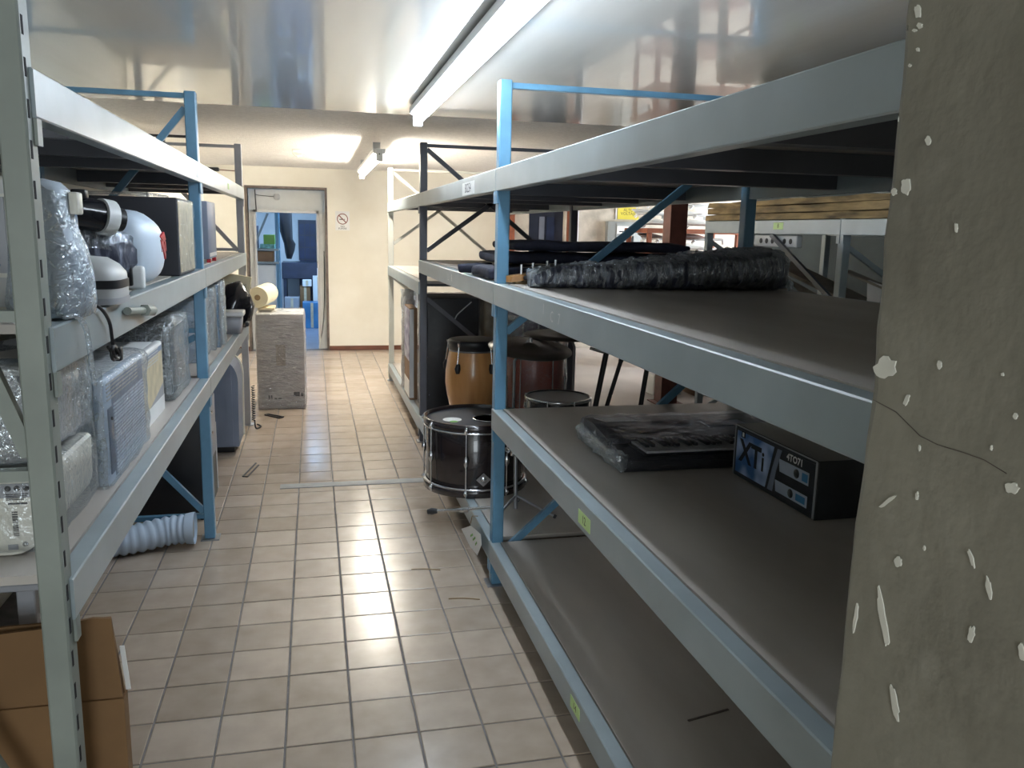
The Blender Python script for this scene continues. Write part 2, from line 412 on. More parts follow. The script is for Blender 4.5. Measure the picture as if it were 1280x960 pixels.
# walls
W = 'cream wall'
wb = MB().box(XL-.15, -.77, YB, YB+.12, 0, ZC).box(-.77, .15, YB, YB+.12, 2.0, ZC).box(.15, 2.45, YB, YB+.12, 0, ZC)
struct('wall_back', wb, W)
wh = MB().box(2.45, 2.77, YB-.02, YB+.12, 0, ZC).box(3.26, XR, YB-.02, YB+.12, 0, ZC).box(2.77, 3.26, YB-.02, YB+.12, 1.86, ZC)
struct('wall_back_hall', wh, 'hall concrete')
struct('wall_left', B(XL-.15, XL, YF, YB, 0, ZC), W)
struct('wall_front', MB().box(XL-.15, -1.0, YF-.12, YF, 0, ZC).box(.3, XR, YF-.12, YF, 0, ZC).box(-1.0, .3, YF-.12, YF, 2.2, ZC), 'hall concrete')  # gap in this unseen wall made up for the added rear fill
struct('wall_right', MB().box(XR, XR+.15, YF, 6.6, 0, ZC).box(XR, XR+.15, 10.6, YB, 0, ZC).box(XR, XR+.15, 6.6, 10.6, 0, .3).box(XR, XR+.15, 6.6, 10.6, 2.24, ZC), 'hall concrete')
struct('wall_hall', B(4.55, 4.67, -.5, 8.2, 0, ZC), 'dark wall')  # wall added to keep the space behind the hall rack dark
struct('baseboard_back', MB().box(.16, 2.45, YB-.012, YB, 0, .055).box(XL, -.80, YB-.012, YB, 0, .055), 'maroon skirting')
# ceiling: textured plaster at the far end, glossy sheet panels over the near part
struct('ceiling', MB().box(XL-.15, XR+.15, YF-.1, YB+.2, ZC, ZC+.1), 'popcorn')
cp = bpy.data.objects.new('ceiling_panels', None); COL.objects.link(cp); cp['kind'] = 'structure'; cp.location = (0, 0, ZC)
xs = [XL+.01, .64, 3.1, 5.6, XR]; ys = [YF, .42, 5.38]
for i in range(len(xs)-1):
    for j in range(len(ys)-1):
        RB(xs[i]+.0005, xs[i+1]-.0005, ys[j]+.0005, ys[j+1]-.0005, ZC-.012, ZC, .001, 1).build('ceiling_panel', 'panel', cp)

# doorway to the storeroom
fr = MB().box(-.80, -.77, YB-.015, YB+.14, 0, 2.03).box(.15, .178, YB-.015, YB+.14, 0, 2.03).box(-.77, .15, YB-.015, YB+.14, 2.0, 2.03)
struct('trim_2', fr, 'brown frame')
inner = MB().box(-.77, .15, 11.0, 11.06, 1.73, 2.0).box(.06, .15, 10.94, 11.06, 0, 1.73).box(-.77, -.70, 10.94, 11.06, 0, 1.73)
struct('wall_lintel', inner, 'wall white')
struct('trim_3', MB().box(-.715, -.685, 10.92, 11.0, 0, 1.745).box(.045, .075, 10.92, 11.0, 0, 1.745).box(-.715, .075, 10.92, 11.0, 1.715, 1.75), 'light grey')
jm = MB(); jm.tube(smooth([(.13, 10.93, 1.25), (.125, 10.93, .7), (.10, 10.93, .3), (.05, 10.93, .04)]), .005, 6)
tag(jm.build('door_cable', 'black'), 'thin dark cable hanging down the right jamb of the storeroom doorway', 'cable')
jm = MB(); jm.tube(smooth([(-.685, 10.98, 1.98), (-.68, 10.98, 1.93), (-.55, 10.985, 1.915), (-.46, 10.985, 1.91)]), .004, 6)
jm.tube([(-.685, 10.9, 1.99), (-.675, 10.9, 1.72)], .008, 6)
tag(jm.build('lintel_cable', 'black'), 'thin dark wire running to the round vent above the storeroom door', 'cable')
vt = thing('wall_vent', 'small round grey vent on the white panel above the storeroom door', 'vent', (-.43, 11.0, 1.91))
MB().lathe((-.43, 11.0, 1.91), [(0, -.02), (.036, -.018), (.042, -.008), (.042, 0)], 24, 'y').build('cover', 'light grey', vt)
for k in range(-2, 3): B(-.43-.03, -.43+.03, 10.976, 10.981, 1.907+k*.012, 1.911+k*.012).build('slat', 'grey plastic', vt)

# storeroom behind
struct('wall_far', B(-1.6, 1.0, 14.6, 14.7, 0, 2.4), 'wall white')
struct('wall_far_left', B(-1.65, -1.6, 10.92, 14.6, 0, 2.4), 'wall white')
struct('wall_far_right', B(.55, .6, 11.06, 14.6, 0, 2.4), 'wall white')
struct('ceiling_far', B(-1.65, .6, 10.92, 14.7, 2.4, 2.5), 'wall white')
struct('floor_far', B(-1.65, .6, YB+.12, 14.7, -.05, -.001), 'slate')
d1 = struct('door_1', B(-.24, .05, 14.54, 14.6, 0.0, 1.66), 'door dark')
for i in range(3):
    for j in range(6): B(-.22+i*.088, -.22+i*.088+.076, 14.53, 14.54, .42+j*.2, .42+j*.2+.18).build('pane', 'blue dark', d1)
B(-.235, -.225, 14.50, 14.54, .9, 1.0).build('door_handle', 'dull steel', d1)

# concrete pillar at the right, close to the camera
def pillar():
    mb = MB(); n = 70; rings = []; x0, y1, x1, y0 = .6, .799, 1.15, .30
    for i in range(n+1):
        z = ZC*i/n
        c = .006+.008*abs(noise.noise(Vector((3, 1, z*9))))+.012*max(0, noise.noise(Vector((9, 4, z*4))))
        if z < .9: c += .004
        jx = .002*noise.noise(Vector((1, 7, z*20)))
        rings.append([(x0+jx, y0, z), (x1, y0, z), (x1, y1, z), (x0+c*1.2, y1+jx, z), (x0+c*.35, y1-c*.5, z), (x0+jx, y1-c*1.4, z)])
    vs = [p for r in rings for p in r]; k = 6; fs = []
    for i in range(n):
        for j in range(k): fs.append((i*k+j, i*k+(j+1) % k, (i+1)*k+(j+1) % k, (i+1)*k+j))
    mb.add(vs, fs)
    return struct('pillar_right', mb, 'pillar')
pil = pillar()
random.seed(11)
def chip(px, py, w, h, tilt=0, n=15):
    """a paint spot on the pillar's aisle face, w x h photo pixels"""
    mb = MB(); P = []
    for k in range(n):
        g = 2*PI*k/n; r = .85+.10*math.sin(k*1.9+px)+random.uniform(-.12, .12); x = w/2*r*math.cos(g); y = h/2*r*math.sin(g)
        t = math.radians(tilt); q = on('x', .5995, px+x*math.cos(t)-y*math.sin(t), py+x*math.sin(t)+y*math.cos(t))
        if q.y > .788: q.y = .788
        P.append(q)
    mb.prism(P, (-.0012, 0, 0)); mb.build('paint_chip', 'off white', pil)
for c in [(1148, 14, 9, 20), (1150, 32, 8, 9), (1144, 38, 6, 5), (1132, 36, 4, 6), (1148, 62, 5, 6), (1138, 82, 4, 5), (1122, 148, 5, 11), (1161, 176, 8, 13),
          (1133, 233, 14, 24), (1118, 240, 8, 11), (1107, 460, 30, 34, 20), (1175, 456, 6, 12), (1134, 500, 6, 17, 20), (1270, 520, 6, 10), (1266, 610, 20, 16),
          (1123, 702, 11, 15), (1215, 698, 5, 30, -18), (1237, 735, 7, 34, -10), (1215, 793, 9, 24, 8), (1278, 815, 8, 26, -10), (1104, 770, 9, 86, -9), (1119, 880, 9, 52, -10),
          (1147, 620, 4, 12), (1110, 627, 30, 5, -38), (1070, 772, 5, 42, 8), (1156, 685, 3, 8), (1150, 560, 3, 9), (1254, 468, 4, 5), (1196, 285, 4, 14), (1240, 560, 3, 8)]:
    chip(*c)
cr = MB(); P = [on('x', .5992, x, y) for x, y in ((1092, 500), (1120, 515), (1150, 545), (1172, 556), (1205, 566), (1230, 575), (1258, 592))]
cr.tube(P, .00045, 5); cr.build('crack', 'brown frame', pil)

# steel columns of the hall
def column(x0, x1, y0, y1, label, m='rust column'):
    t = thing('steel_column', label, 'column', ((x0+x1)/2, (y0+y1)/2, 0))
    mb = MB().box(x0, x1, y0, y0+.012, .012, ZC-.012).box(x0, x1, y1-.012, y1, .012, ZC-.012).box((x0+x1)/2-.03, (x0+x1)/2+.03, y0+.012, y1-.012, .012, ZC-.012)
    mb.box(x0, x0+.012, y0+.012, y1-.012, .012, ZC-.012)
    mb.build('shaft', m, t); RB(x0-.05, x1+.05, y0-.05, y1+.05, 0, .012, .003, 1).build('base_plate', m, t)
    RB(x0-.03, x1+.03, y0-.03, y1+.03, ZC-.0245, ZC-.0125, .003, 1).build('cap_plate', m, t)
column(3.10, 3.26, 7.0, 7.16, 'dark red brown steel column rising behind the wrapped guitar bundle')
column(2.47, 2.55, 10.66, 10.74, 'thin rust red steel column against the far wall beside the bare concrete strip', 'rust shelf')
column(3.27, 3.36, 10.62, 10.72, 'slim rust coloured steel column at the right side of the dark hall doorway', 'rust shelf')
d2 = struct('door_2', B(2.78, 3.26, YB+.06, YB+.1, 0, 1.86), 'door dark')
B(2.93, 3.0, YB+.045, YB+.06, .4, 1.75).build('glass_strip', 'slate', d2)
B(3.03, 3.14, YB+.045, YB+.06, .3, 1.75).build('blue_panel', 'blue dark', d2)
pp = MB(); pp.tube([(3.40, 10.74, 0), (3.40, 10.74, ZC-.014)], .012, 8); tag(pp.build('conduit', 'light grey'), 'thin pale conduit rising beside the slim rust column in the hall', 'pipe')
pp = MB(); pp.tube([(3.43, 10.74, 0), (3.43, 10.74, ZC-.014)], .008, 8); tag(pp.build('conduit', 'dull steel'), 'thinner steel conduit just right of the pale conduit in the hall', 'pipe')

# ================================================================== LIGHT FITTINGS
def batten(label, x, y0, y1, zt, glow, w=.10, off=0.0):
    t = thing('tube_light', label, 'light fixture', (x, (y0+y1)/2, ZC-.013), 'fluorescent battens')
    x0 = x-off
    zb = zt+.028
    mb = MB(); mb.prism([(x0-w/2, y0, zb+.045), (x0+w/2, y0, zb+.045), (x0+w/2, y0, zb+.012), (x0+w/4, y0, zb), (x0-w/4, y0, zb), (x0-w/2, y0, zb+.012)], (0, y1-y0, 0))
    mb.build('housing', 'white plastic', t)
    top = ZC-.0125 if y0 < 5.3 else ZC
    for y in (y0+.3, y1-.3): B(x-.03, x+.03, y-.02, y+.02, zb+.045, top).build('bracket', 'light grey', t)
    for y, s in ((y0, -1), (y1, 1)):
        e = RB(x-.028, x+.028, min(y, y+s*.02), max(y, y+s*.02), zt-.028, zb+.045, .004, 1).build('lamp_holder', 'white plastic', t)
        MB().tube([(x, y+s*.0195, zt+.03), (x, y+s*.0225, zt+.03)], .006, 10).build('screw', 'black', e)
    MB().tube([(x, y0+.012, zt), (x, y1-.012, zt)], .019, 14).build('tube', glow, t)
    return t
batten('long bare fluorescent tube over the near end of the right rack', .605, 2.0, 5.0, 2.165, 'near glow', .12, -.012)
batten('bare fluorescent tube hanging near the cream far wall', .535, 7.0, 9.5, 2.11, 'far glow')
jb = thing('ceiling_outlet', 'small white outlet box with loose wires on the far textured ceiling', 'outlet', (-.125, 8.33, ZC))
RB(-.175, -.075, 8.28, 8.38, ZC-.035, ZC, .006, 2).build('box', 'off white', jb)
MB().tube(smooth([(-.07, 8.33, ZC-.03), (-.02, 8.32, ZC-.06), (.03, 8.36, ZC-.05), (.07, 8.33, ZC-.02)]), .006, 6).build('wire', 'off white', jb)
MB().tube(smooth([(-.17, 8.30, ZC-.035), (-.13, 8.27, ZC-.065), (-.09, 8.3, ZC-.05)]), .006, 6).build('wire', 'off white', jb)
br = thing('wall_bracket', 'dark metal bracket at the top of the left wall above the rack', 'bracket', (-1.25, 7.28, 2.2))
B(-1.27, -.93, 7.27, 7.30, 2.225, 2.245).build('arm', 'black', br); B(-1.19, -1.13, 7.26, 7.31, 1.95, 2.225).build('plate', 'black', br)
cb = thing('cable_box', 'small black box with a cable high on the far cream wall', 'cable box', (-1.15, 10.79, 2.2))
RB(-1.22, -1.08, 10.75, 10.80, 2.18, 2.225, .006, 1).build('box', 'black', cb)
MB().tube([(-1.08, 10.79, 2.2), (-.83, 10.79, 2.19), (-.82, 10.79, 2.02)], .006, 6).build('cable', 'maroon skirting', cb)
sg = thing('no_smoking_sign', 'white no smoking sign on the cream wall right of the doorway', 'sign', (.36, YB, 1.63))
B(.275, .45, YB-.004, YB, 1.515, 1.75).build('board', 'paper', sg)
mb = MB()
for k in range(32):
    a, b = 2*PI*k/32, 2*PI*(k+1)/32; c = Vector((.3625, YB-.006, 1.655))
    q = lambda g, r: c+Vector((r*math.cos(g), 0, r*math.sin(g)))
    mb.add([q(a, .068), q(b, .068), q(b, .058), q(a, .058)], [(0, 1, 2, 3)])
mb.bar((.3625-.045, YB-.006, 1.655+.045), (.3625+.045, YB-.006, 1.655-.045), .012, .001, (0, 1, 0)); mb.build('ring', 'sign red', sg)
mb = MB(); mb.box(.325, .375, YB-.0055, YB-.004, 1.645, 1.655); mb.box(.382, .392, YB-.0055, YB-.004, 1.645, 1.655); mb.build('cigarette', 'ink', sg)
mb = MB(); text_to(mb, 'NO', face_M((.3625, YB-.005, 1.562), (1, 0, 0), (0, 0, 1)), .032); text_to(mb, 'FUMAR', face_M((.3625, YB-.005, 1.536), (1, 0, 0), (0, 0, 1)), .032); mb.build('lettering', 'ink', sg)

# ================================================================== RACKS
def plus_text(mb, s, M, size):
    mb.m = 1; text_to(mb, s, M, size); mb.m = 0
def rack(label, loc, xf, xb, posts, bays, braces, ztop=2.145, post_m='rack blue', post_ms=None, bars=(), back_from=0):
    """xf front plane, xb back plane; posts: y of each frame; bays: list of beam-top heights per bay"""
    t = thing('pallet_rack', label, 'rack', loc)
    s = 1 if xb > xf else -1; out = {'root': t, 'beams': {}}
    X = lambda d: xf+s*d
    bx = lambda a, b: (min(a, b), max(a, b))
    for i, y in enumerate(posts):
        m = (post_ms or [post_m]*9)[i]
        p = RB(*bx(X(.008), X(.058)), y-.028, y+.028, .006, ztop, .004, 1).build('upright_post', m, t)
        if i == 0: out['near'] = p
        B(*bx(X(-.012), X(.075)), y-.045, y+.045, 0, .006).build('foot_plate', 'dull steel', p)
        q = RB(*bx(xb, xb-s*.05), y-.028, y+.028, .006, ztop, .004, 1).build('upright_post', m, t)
        B(*bx(xb+s*.015, xb-s*.065), y-.045, y+.045, 0, .006).build('foot_plate', 'dull steel', q)
        for z in (ztop-.02, .12)+tuple(bars): MB().bar((X(.058), y, z), (xb-s*.05, y, z), .03, .022).build('frame_bar', m, t)
        for fa, za, fb, zb in braces[min(i, len(braces)-1)]:
            xa, x2 = X(.058), xb-s*.05
            MB().bar((xa+(x2-xa)*fa, y, za), (xa+(x2-xa)*fb, y, zb), .03, .022, (0, 1, 0)).build('brace', m, t)
    for i, lv in enumerate(bays):
        ya, yb = posts[i], posts[i+1]
        for j, z in enumerate(lv):
            mb = MB()
            mb.prism([(X(0), ya+.004, z-.003), (X(.003), ya+.004, z), (X(.042), ya+.004, z), (X(.042), ya+.004, z-.09), (X(.003), ya+.004, z-.09), (X(0), ya+.004, z-.087)], (0, yb-ya-.008, 0))
            bm_ = mb.build('beam', 'rack grey', t); out['beams'][(i, j)] = bm_
            for ye, sg_ in ((ya, 1), (yb, -1)):
                B(*bx(X(0.0005), X(.007)), *bx(ye+sg_*.005, ye+sg_*.034), z-.14, z-.0905).build('end_connector', (post_ms or [post_m]*9)[i if sg_ > 0 else i+1], bm_)
            B(*bx(xb, xb-s*.04), ya+.004, yb-.004, z-.09, z).build('beam', 'rack grey', t)
            B(*bx(X(.046), xb-s*.044), ya+.031, yb-.031, z-.016, z+.003).build('shelf_board', 'ply', t)
            for k in (1, 2, 3):
                yy = ya+(yb-ya)*k/4; B(*bx(X(.043), xb-s*.041), yy-.025, yy+.025, z-.075, z-.0165).build('cross_bar', 'rack dark', t)  # bars coloured dark to stand for the shade under the decks
    return out
ZL = [1.83, 1.345, .82]
LR = rack('grey and blue steel shelving rack along the left wall', (-.85, 4.2, 0), -.5, -1.22, [1.78, 4.2, 6.70], [ZL, ZL],
          [[(0, 1.09, .5, 2.0), (0, .14, .62, 1.02)], [(0, 2.07, 1, 1.32), (0, 1.02, .5, .86), (0, .14, .8, .72)], [(0, 1.36, 1, 2.05), (0, .7, 1, 1.3), (0, .6, .8, .14)]], bars=(1.05, 1.368), post_ms=['rack sage', 'rack blue', 'grey plastic'])
# punched slots down the near post (aisle side)
for k in range(28):
    z = .12+k*.0735
    B(-.5082, -.5072, 1.762, 1.772, z, z+.034).build('slot', 'black hole', LR['near'])
RRK = rack('grey and blue steel shelving rack along the right of the aisle', (1.3, 4.7, 0), .73, 1.90, [.86, 3.41, 5.98, 8.55],
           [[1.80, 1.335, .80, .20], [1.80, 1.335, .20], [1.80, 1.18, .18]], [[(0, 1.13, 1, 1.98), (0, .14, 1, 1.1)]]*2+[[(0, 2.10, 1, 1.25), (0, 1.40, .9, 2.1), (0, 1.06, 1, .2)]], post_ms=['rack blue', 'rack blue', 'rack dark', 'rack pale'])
R2 = rack('steel shelving rack in the hall loaded with dusty timber slabs', (3.6, 4.6, 0), 3.0, 4.1, [2.9, 4.36, 6.1], [[1.66, .85], [1.66, .85]], [[(0, 1.5, 1, .9), (0, .14, 1, .8)]], ztop=1.69, post_m='rack grey')
MB().bar((3.02, 5.15, 1.565), (3.02, 4.42, 1.19), .02, .03).build('brace', 'rack dark', R2['root'])
def sticker(beam, x, y0, y1, z0, z1, txt, size, m='sticker green', s=-1):
    """paper label on the aisle face of a beam of a right-hand rack"""
    mb = MB().box(x-.0012, x, min(y0, y1), max(y0, y1), z0, z1)
    plus_text(mb, txt, face_M((x-.0018, (y0+y1)/2, (z0+z1)/2), (0, -1, 0), (0, 0, 1)), size)
    mb.build('label', [m, 'ink'], beam)
sticker(RRK['beams'][(0, 2)], .7299, 2.18, 2.075, .728, .768, '12', .034)
sticker(RRK['beams'][(0, 3)], .7299, 2.19, 2.10, .14, .178, '14', .03)
sticker(RRK['beams'][(1, 0)], .7299, 4.19, 3.87, 1.718, 1.778, 'B0254', .062, 'paper')
sticker(R2['beams'][(1, 0)], 2.9999, 5.10, 4.98, 1.60, 1.645, '8', .04)
mb = MB().box(-.5, -.4988, 4.02, 4.12, 1.755, 1.81); mb.build('label', 'paper', LR['beams'][(0, 0)])
mb = MB().box(-.5, -.4988, 5.45, 5.53, 1.765, 1.80); mb.build('label', 'green', LR['beams'][(1, 0)])
# chalk marks on the right beams
for ch, y, z in (('1', 2.62, 1.30), ('C', 2.52, 1.285), ('7', 2.44, 1.285)):
    mb = MB(); text_to(mb, ch, face_M((.7292, y, z), (0, -1, 0), (0, 0, 1)), .05); mb.build('chalk_mark', 'light grey', RRK['beams'][(0, 1)])
for ch, y in (('L', 4.62), ('R', 4.5)):
    mb = MB(); text_to(mb, ch, face_M((.7292, y, 1.29), (0, -1, 0), (0, 0, 1)), .055); mb.build('chalk_mark', 'paper', RRK['beams'][(1, 1)])
# clamp bolt on the left middle beam
bl = thing('clamp_bolt', 'blue grey threaded bolt fixed on the left middle beam', 'bolt', (-.49, 2.55, 1.305))
MB().tube([(-.487, 2.39, 1.318), (-.484, 2.60, 1.30)], .011, 10).build('rod', 'rack sage', bl)
MB().tube([(-.479, 2.58, 1.302), (-.478, 2.68, 1.292)], [.018, .018], 6).build('nut', 'rack sage', bl)

# ================================================================== LEFT RACK: MIDDLE SHELF
ZM, ZW = 1.3485, .8235
# microwave behind the near post
t = thing('microwave_oven', 'pale microwave oven seen behind the near left post on the middle shelf', 'microwave', (-.9, 2.2, ZM))
RB(-1.18, -.61, 2.06, 2.20, ZM, 1.645, .012).build('body', 'off white', t)
B(-1.17, -.655, 2.052, 2.0595, 1.435, 1.60).build('door_glass', 'grey plastic', t)
B(-1.17, -.62, 2.050, 2.0595, 1.607, 1.637).build('top_rail', 'light grey', t)
B(-1.17, -.62, 2.054, 2.0595, 1.36, 1.425).build('lower_panel', 'light grey', t)
for k in range(9): B(-1.15, -.67, 2.0495, 2.0518, 1.45+k*.016, 1.455+k*.016).build('slat', 'slate', t)
MB().tube([(-.64, 2.04, 1.43), (-.64, 2.04, 1.6)], .008, 8).build('handle', 'light grey', t)
# film wrapped upright appliance
t = thing('wrapped_appliance', 'tall white appliance swathed in bluish plastic film beside the near post', 'appliance', (-.555, 1.99, ZM))
def vloft(cx, cy, prof, p=2.4, n=28):
    return [((cx+dx, cy, z), (rx, 0, 0), (0, ry, 0)) for z, rx, ry, dx in prof]
pr_ = [(ZM+.002, .075, .08, 0), (1.38, .078, .085, 0), (1.44, .075, .08, .003), (1.50, .066, .07, 0), (1.535, .056, .06, 0), (1.58, .05, .055, 0), (1.615, .047, .05, 0), (1.632, .035, .04, -.005), (1.638, .01, .01, -.008)]
MB().loft(vloft(-.553, 1.985, pr_), 28, 2.6).build('body', 'blue white', t)
RB(-.503, -.485, 1.965, 2.01, 1.565, 1.612, .004).build('switch_housing', 'off white', t)
MB().lathe((-.478, 1.985, 1.385), [(0, .002), (.022, .001), (.024, -.004)], 20, 'x').build('knob', 'grey plastic', t)
fm = MB().loft([(c, Vector(u)*1.07, Vector(v)*1.07) for c, u, v in vloft(-.553, 1.985, [(z*.985+.02 if z > 1.4 else z, a, b, c) for z, a, b, c in pr_])], 40, 2.4)
fm.wrinkle(.007, 38, 2, (1, 1, .7)).floor_at(ZM+.001); fm.build('plastic_wrap', 'film heavy', t)
MB().tube(smooth([(-.51, 1.90, 1.352), (-.492, 1.92, 1.353), (-.482, 1.95, 1.32), (-.481, 1.97, 1.24), (-.482, 1.99, 1.19)]), [.006]*24+[.003], 6).build('film_tail', 'film heavy', t)
# small grey machine
t = thing('countertop_machine', 'small grey countertop machine with a dark band on the left middle shelf', 'appliance', (-.56, 2.31, ZM))
sec = [((-.56, 2.31, z), (rx, 0, 0), (0, ry, 0)) for z, rx, ry in ((ZM, .085, .095), (ZM+.01, .088, .098), (1.40, .088, .098), (1.425, .085, .095), (1.445, .07, .08), (1.462, .045, .055), (1.466, .01, .01))]
MB().loft(sec, 28, 4).build('body', 'light grey', t)
MB().loft([((-.56, 2.31, z), (.0895, 0, 0), (0, .0995, 0)) for z in (1.388, 1.409)], 28, 4, False).build('band', 'black', t)
MB().loft([((-.56, 2.31, z), (.0897, 0, 0), (0, .0997, 0)) for z in (ZM+.001, 1.365)], 28, 4, False).build('base', 'grey plastic', t)
MB().tube(smooth([(-.62, 2.23, 1.44), (-.58, 2.205, 1.435), (-.555, 2.20, 1.40), (-.555, 2.205, 1.36)]), .008, 8).build('handle', 'black', t)
# cable and plug hanging over the beam
t = thing('power_cable', 'black power cable with a bundled plug hanging over the left middle beam', 'cable', (-.488, 2.2, 1.3))
pts = [(-.60, 2.20, ZM+.006), (-.545, 2.13, ZM+.006), (-.50, 2.10, 1.36), (-.488, 2.13, 1.345), (-.488, 2.19, 1.31), (-.488, 2.205, 1.27), (-.488, 2.212, 1.245)]
MB().tube(smooth(pts), .0042, 8).build('cord', 'black', t)
mb = MB()
for k in range(4):
    g = k*PI/4
    mb.tube(smooth([(-.488+.006*math.sin(3*g), 2.215+.028*math.cos(q+g)*(1+.2*k/4), 1.232+.018*math.sin(q)) for q in [2*PI*i/8 for i in range(9)]], 3), .004, 6)
mb.build('bundle', 'black', t)
RB(-.497, -.479, 2.245, 2.275, 1.205, 1.24, .004).build('plug', 'black', t)
# white machine with black wrapped barrel
t = thing('motor_machine', 'white rounded machine with red emblem and black wrapped barrel on the left shelf', 'machine', (-.6, 2.85, ZM))
sec = []
for y, rx, rz, zc in ((2.78, .075, .10, 1.455), (2.82, .095, .118, 1.465), (2.92, .112, .122, 1.47), (3.02, .108, .115, 1.464), (3.10, .085, .095, 1.45), (3.15, .05, .06, 1.43), (3.16, .01, .01, 1.42)):
    sec.append(((-.595, y, zc), (rx, 0, 0), (0, 0, rz)))
MB().loft(sec, 30, 2.6).build('cowling', 'blue white', t)
RB(-.70, -.51, 2.76, 2.80, ZM, 1.42, .01).build('foot', 'white plastic', t)
RB(-.56, -.54, 2.745, 2.768, 1.36, 1.43, .004).build('stripe', 'black', t)
MB().tube([(-.80, 2.5, 1.60), (-.70, 2.58, 1.585), (-.60, 2.66, 1.567)], .046, 22).build('barrel', 'black gloss', t)
MB().tube([(-.600, 2.655, 1.567), (-.575, 2.68, 1.562)], .052, 22).build('ring', 'white plastic', t)
MB().tube([(-.574, 2.681, 1.562), (-.55, 2.70, 1.557)], .034, 20).build('cap', 'black', t)
RB(-.66, -.62, 2.60, 2.64, 1.615, 1.64, .005).build('latch', 'black', t)
sh = MB().loft([((x, y, z), (.02, .05, 0), (0, 0, r)) for x, y, z, r in ((-.80, 2.55, 1.47, .075), (-.72, 2.62, 1.47, .088), (-.63, 2.68, 1.468, .085), (-.56, 2.72, 1.455, .06), (-.545, 2.735, 1.45, .03))], 26, 3)
sh.wrinkle(.008, 30, 4); sh.build('wrapped_motor', 'navy wrap', t)
sh = MB().loft([((x, y, z), (.024, .058, 0), (0, 0, r*1.08)) for x, y, z, r in ((-.80, 2.55, 1.47, .075), (-.72, 2.62, 1.47, .088), (-.63, 2.68, 1.468, .085), (-.555, 2.725, 1.455, .06))], 36, 3)
sh.wrinkle(.009, 40, 8).floor_at(ZM+.003); sh.build('plastic_wrap', 'film dark', t)
mb = MB(); mb.M = face_M((-.4845, 2.98, 1.478), (0, 1, 0), (0, 0, 1))
for pol in ([(-.05, .03), (.02, .045), (.05, .02), (.01, .012)], [(-.03, .008), (.0, .02), (.04, -.03), (.03, -.045)], [(.012, .03), (.045, .01), (.05, -.02), (.03, -.01)], [(-.045, .02), (-.02, .018), (-.03, -.02)]):
    mb.prism([(x, y, -.004) for x, y in pol], (0, 0, .006))
mb.build('emblem', 'red print', t)
# large black box
t = thing('flat_box', 'large black box with a cream film wrapped end on the left middle shelf', 'box', (-.82, 3.7, ZM))
RB(-1.17, -.512, 3.5, 3.93, ZM, 1.65, .004, 1).build('carton', 'charcoal', t)
B(-.5118, -.510, 3.52, 3.92, 1.36, 1.64).build('end_panel', 'beige', t)
shell(-.515, -.504, 3.505, 3.925, 1.36, 1.648, 10, .003, 40, 5, .004).build('plastic_wrap', 'film', t)
shell(-1.1, -.6, 3.52, 3.9, 1.6505, 1.668, 10, .004, 25, 6, .004).build('loose_film', 'film', t)
t = thing('slate_box', 'slate blue upright box standing behind the second left post', 'box', (-.6, 4.45, ZM))
RB(-.78, -.555, 4.33, 4.62, ZM, 1.655, .006).build('carton', 'slate', t); B(-.5548, -.5535, 4.36, 4.42, 1.36, 1.41).build('label', 'paper', t)
t = thing('slate_box', 'second slate blue box just past the second left post, red feet below', 'box', (-.6, 4.9, ZM))
RB(-.80, -.54, 4.72, 5.08, ZM+.02, 1.672, .006).build('carton', 'slate', t)
for y in (4.77, 5.02): B(-.56, -.54, y, y+.03, ZM, ZM+.0195).build('foot', 'red print', t)
B(-.5398, -.5385, 4.74, 5.06, 1.38, 1.40).build('stripe', 'light grey', t)

# ================================================================== LEFT RACK: LOWER SHELF
t = thing('wrapped_air_conditioner', 'white appliance with barcode label and rounded corner, bagged, on the near lower left shelf', 'appliance', (-.87, 2.1, ZW))
mb = MB(); P = [(-1.16, 1.93, ZW+.01), (-.66, 1.93, ZW+.002)]
for k in range(7):
    g = -PI/2+PI/2*k/6; P.append((-.66+.075*math.cos(g), 1.93, ZW+.077+.075*math.sin(g)))
P += [(-.583, 1.93, .995), (-.59, 1.93, 1.003), (-1.16, 1.93, 1.003)]
mb.prism(P, (0, .40, 0)); mb.build('body', 'off white', t)
B(-1.1, -.60, 1.9275, 1.9298, .957, .988).build('print_band', 'grey plastic', t)
mb = MB()
for k in range(3): mb.lathe((-.655+k*.018, 1.9268, .978), [(0, 0), (.0065, 0)], 12, 'y')
for k in range(4): mb.box(-.66, -.625+.003*k, 1.9265, 1.927, .952+k*.004, .954+k*.004)
mb.box(-.658, -.62, 1.9295, 1.9299, .941, .945); mb.build('print', 'ink', t)
mb = MB(); random.seed(5); z = .925
while z > .868:
    h = random.choice((.0012, .002, .003)); mb.box(-.652, -.641, 1.9292, 1.9299, z-h, z); z -= h+random.choice((.0012, .002))
mb.build('barcode', 'ink', t)
B(-.665, -.645, 1.9285, 1.9299, .838, .85).build('recess', 'grey plastic', t)
MB().lathe((-.63, 1.9285, .85), [(0, -.004), (.005, -.003), (.006, 0)], 12, 'y').build('screw', 'chrome', t)
shell(-1.17, -.565, 1.905, 2.35, ZW, 1.014, 16, .006, 16, 3, .05).build('plastic_bag', 'film', t)
t = thing('wrapped_air_conditioner', 'grey violet boxed unit with white top in film, stacked on the barcode appliance', 'appliance', (-.87, 2.1, 1.025))
RB(-1.16, -.60, 1.95, 2.33, 1.026, 1.222, .01).build('body', 'grey plastic', t)
RB(-1.17, -.59, 1.94, 2.34, 1.2225, 1.245, .005).build('lid', 'white plastic', t)
B(-.5998, -.598, 1.97, 2.1, 1.05, 1.2).build('blue_label', 'blue print', t)
sh = MB(); n = 14; vs = []; 
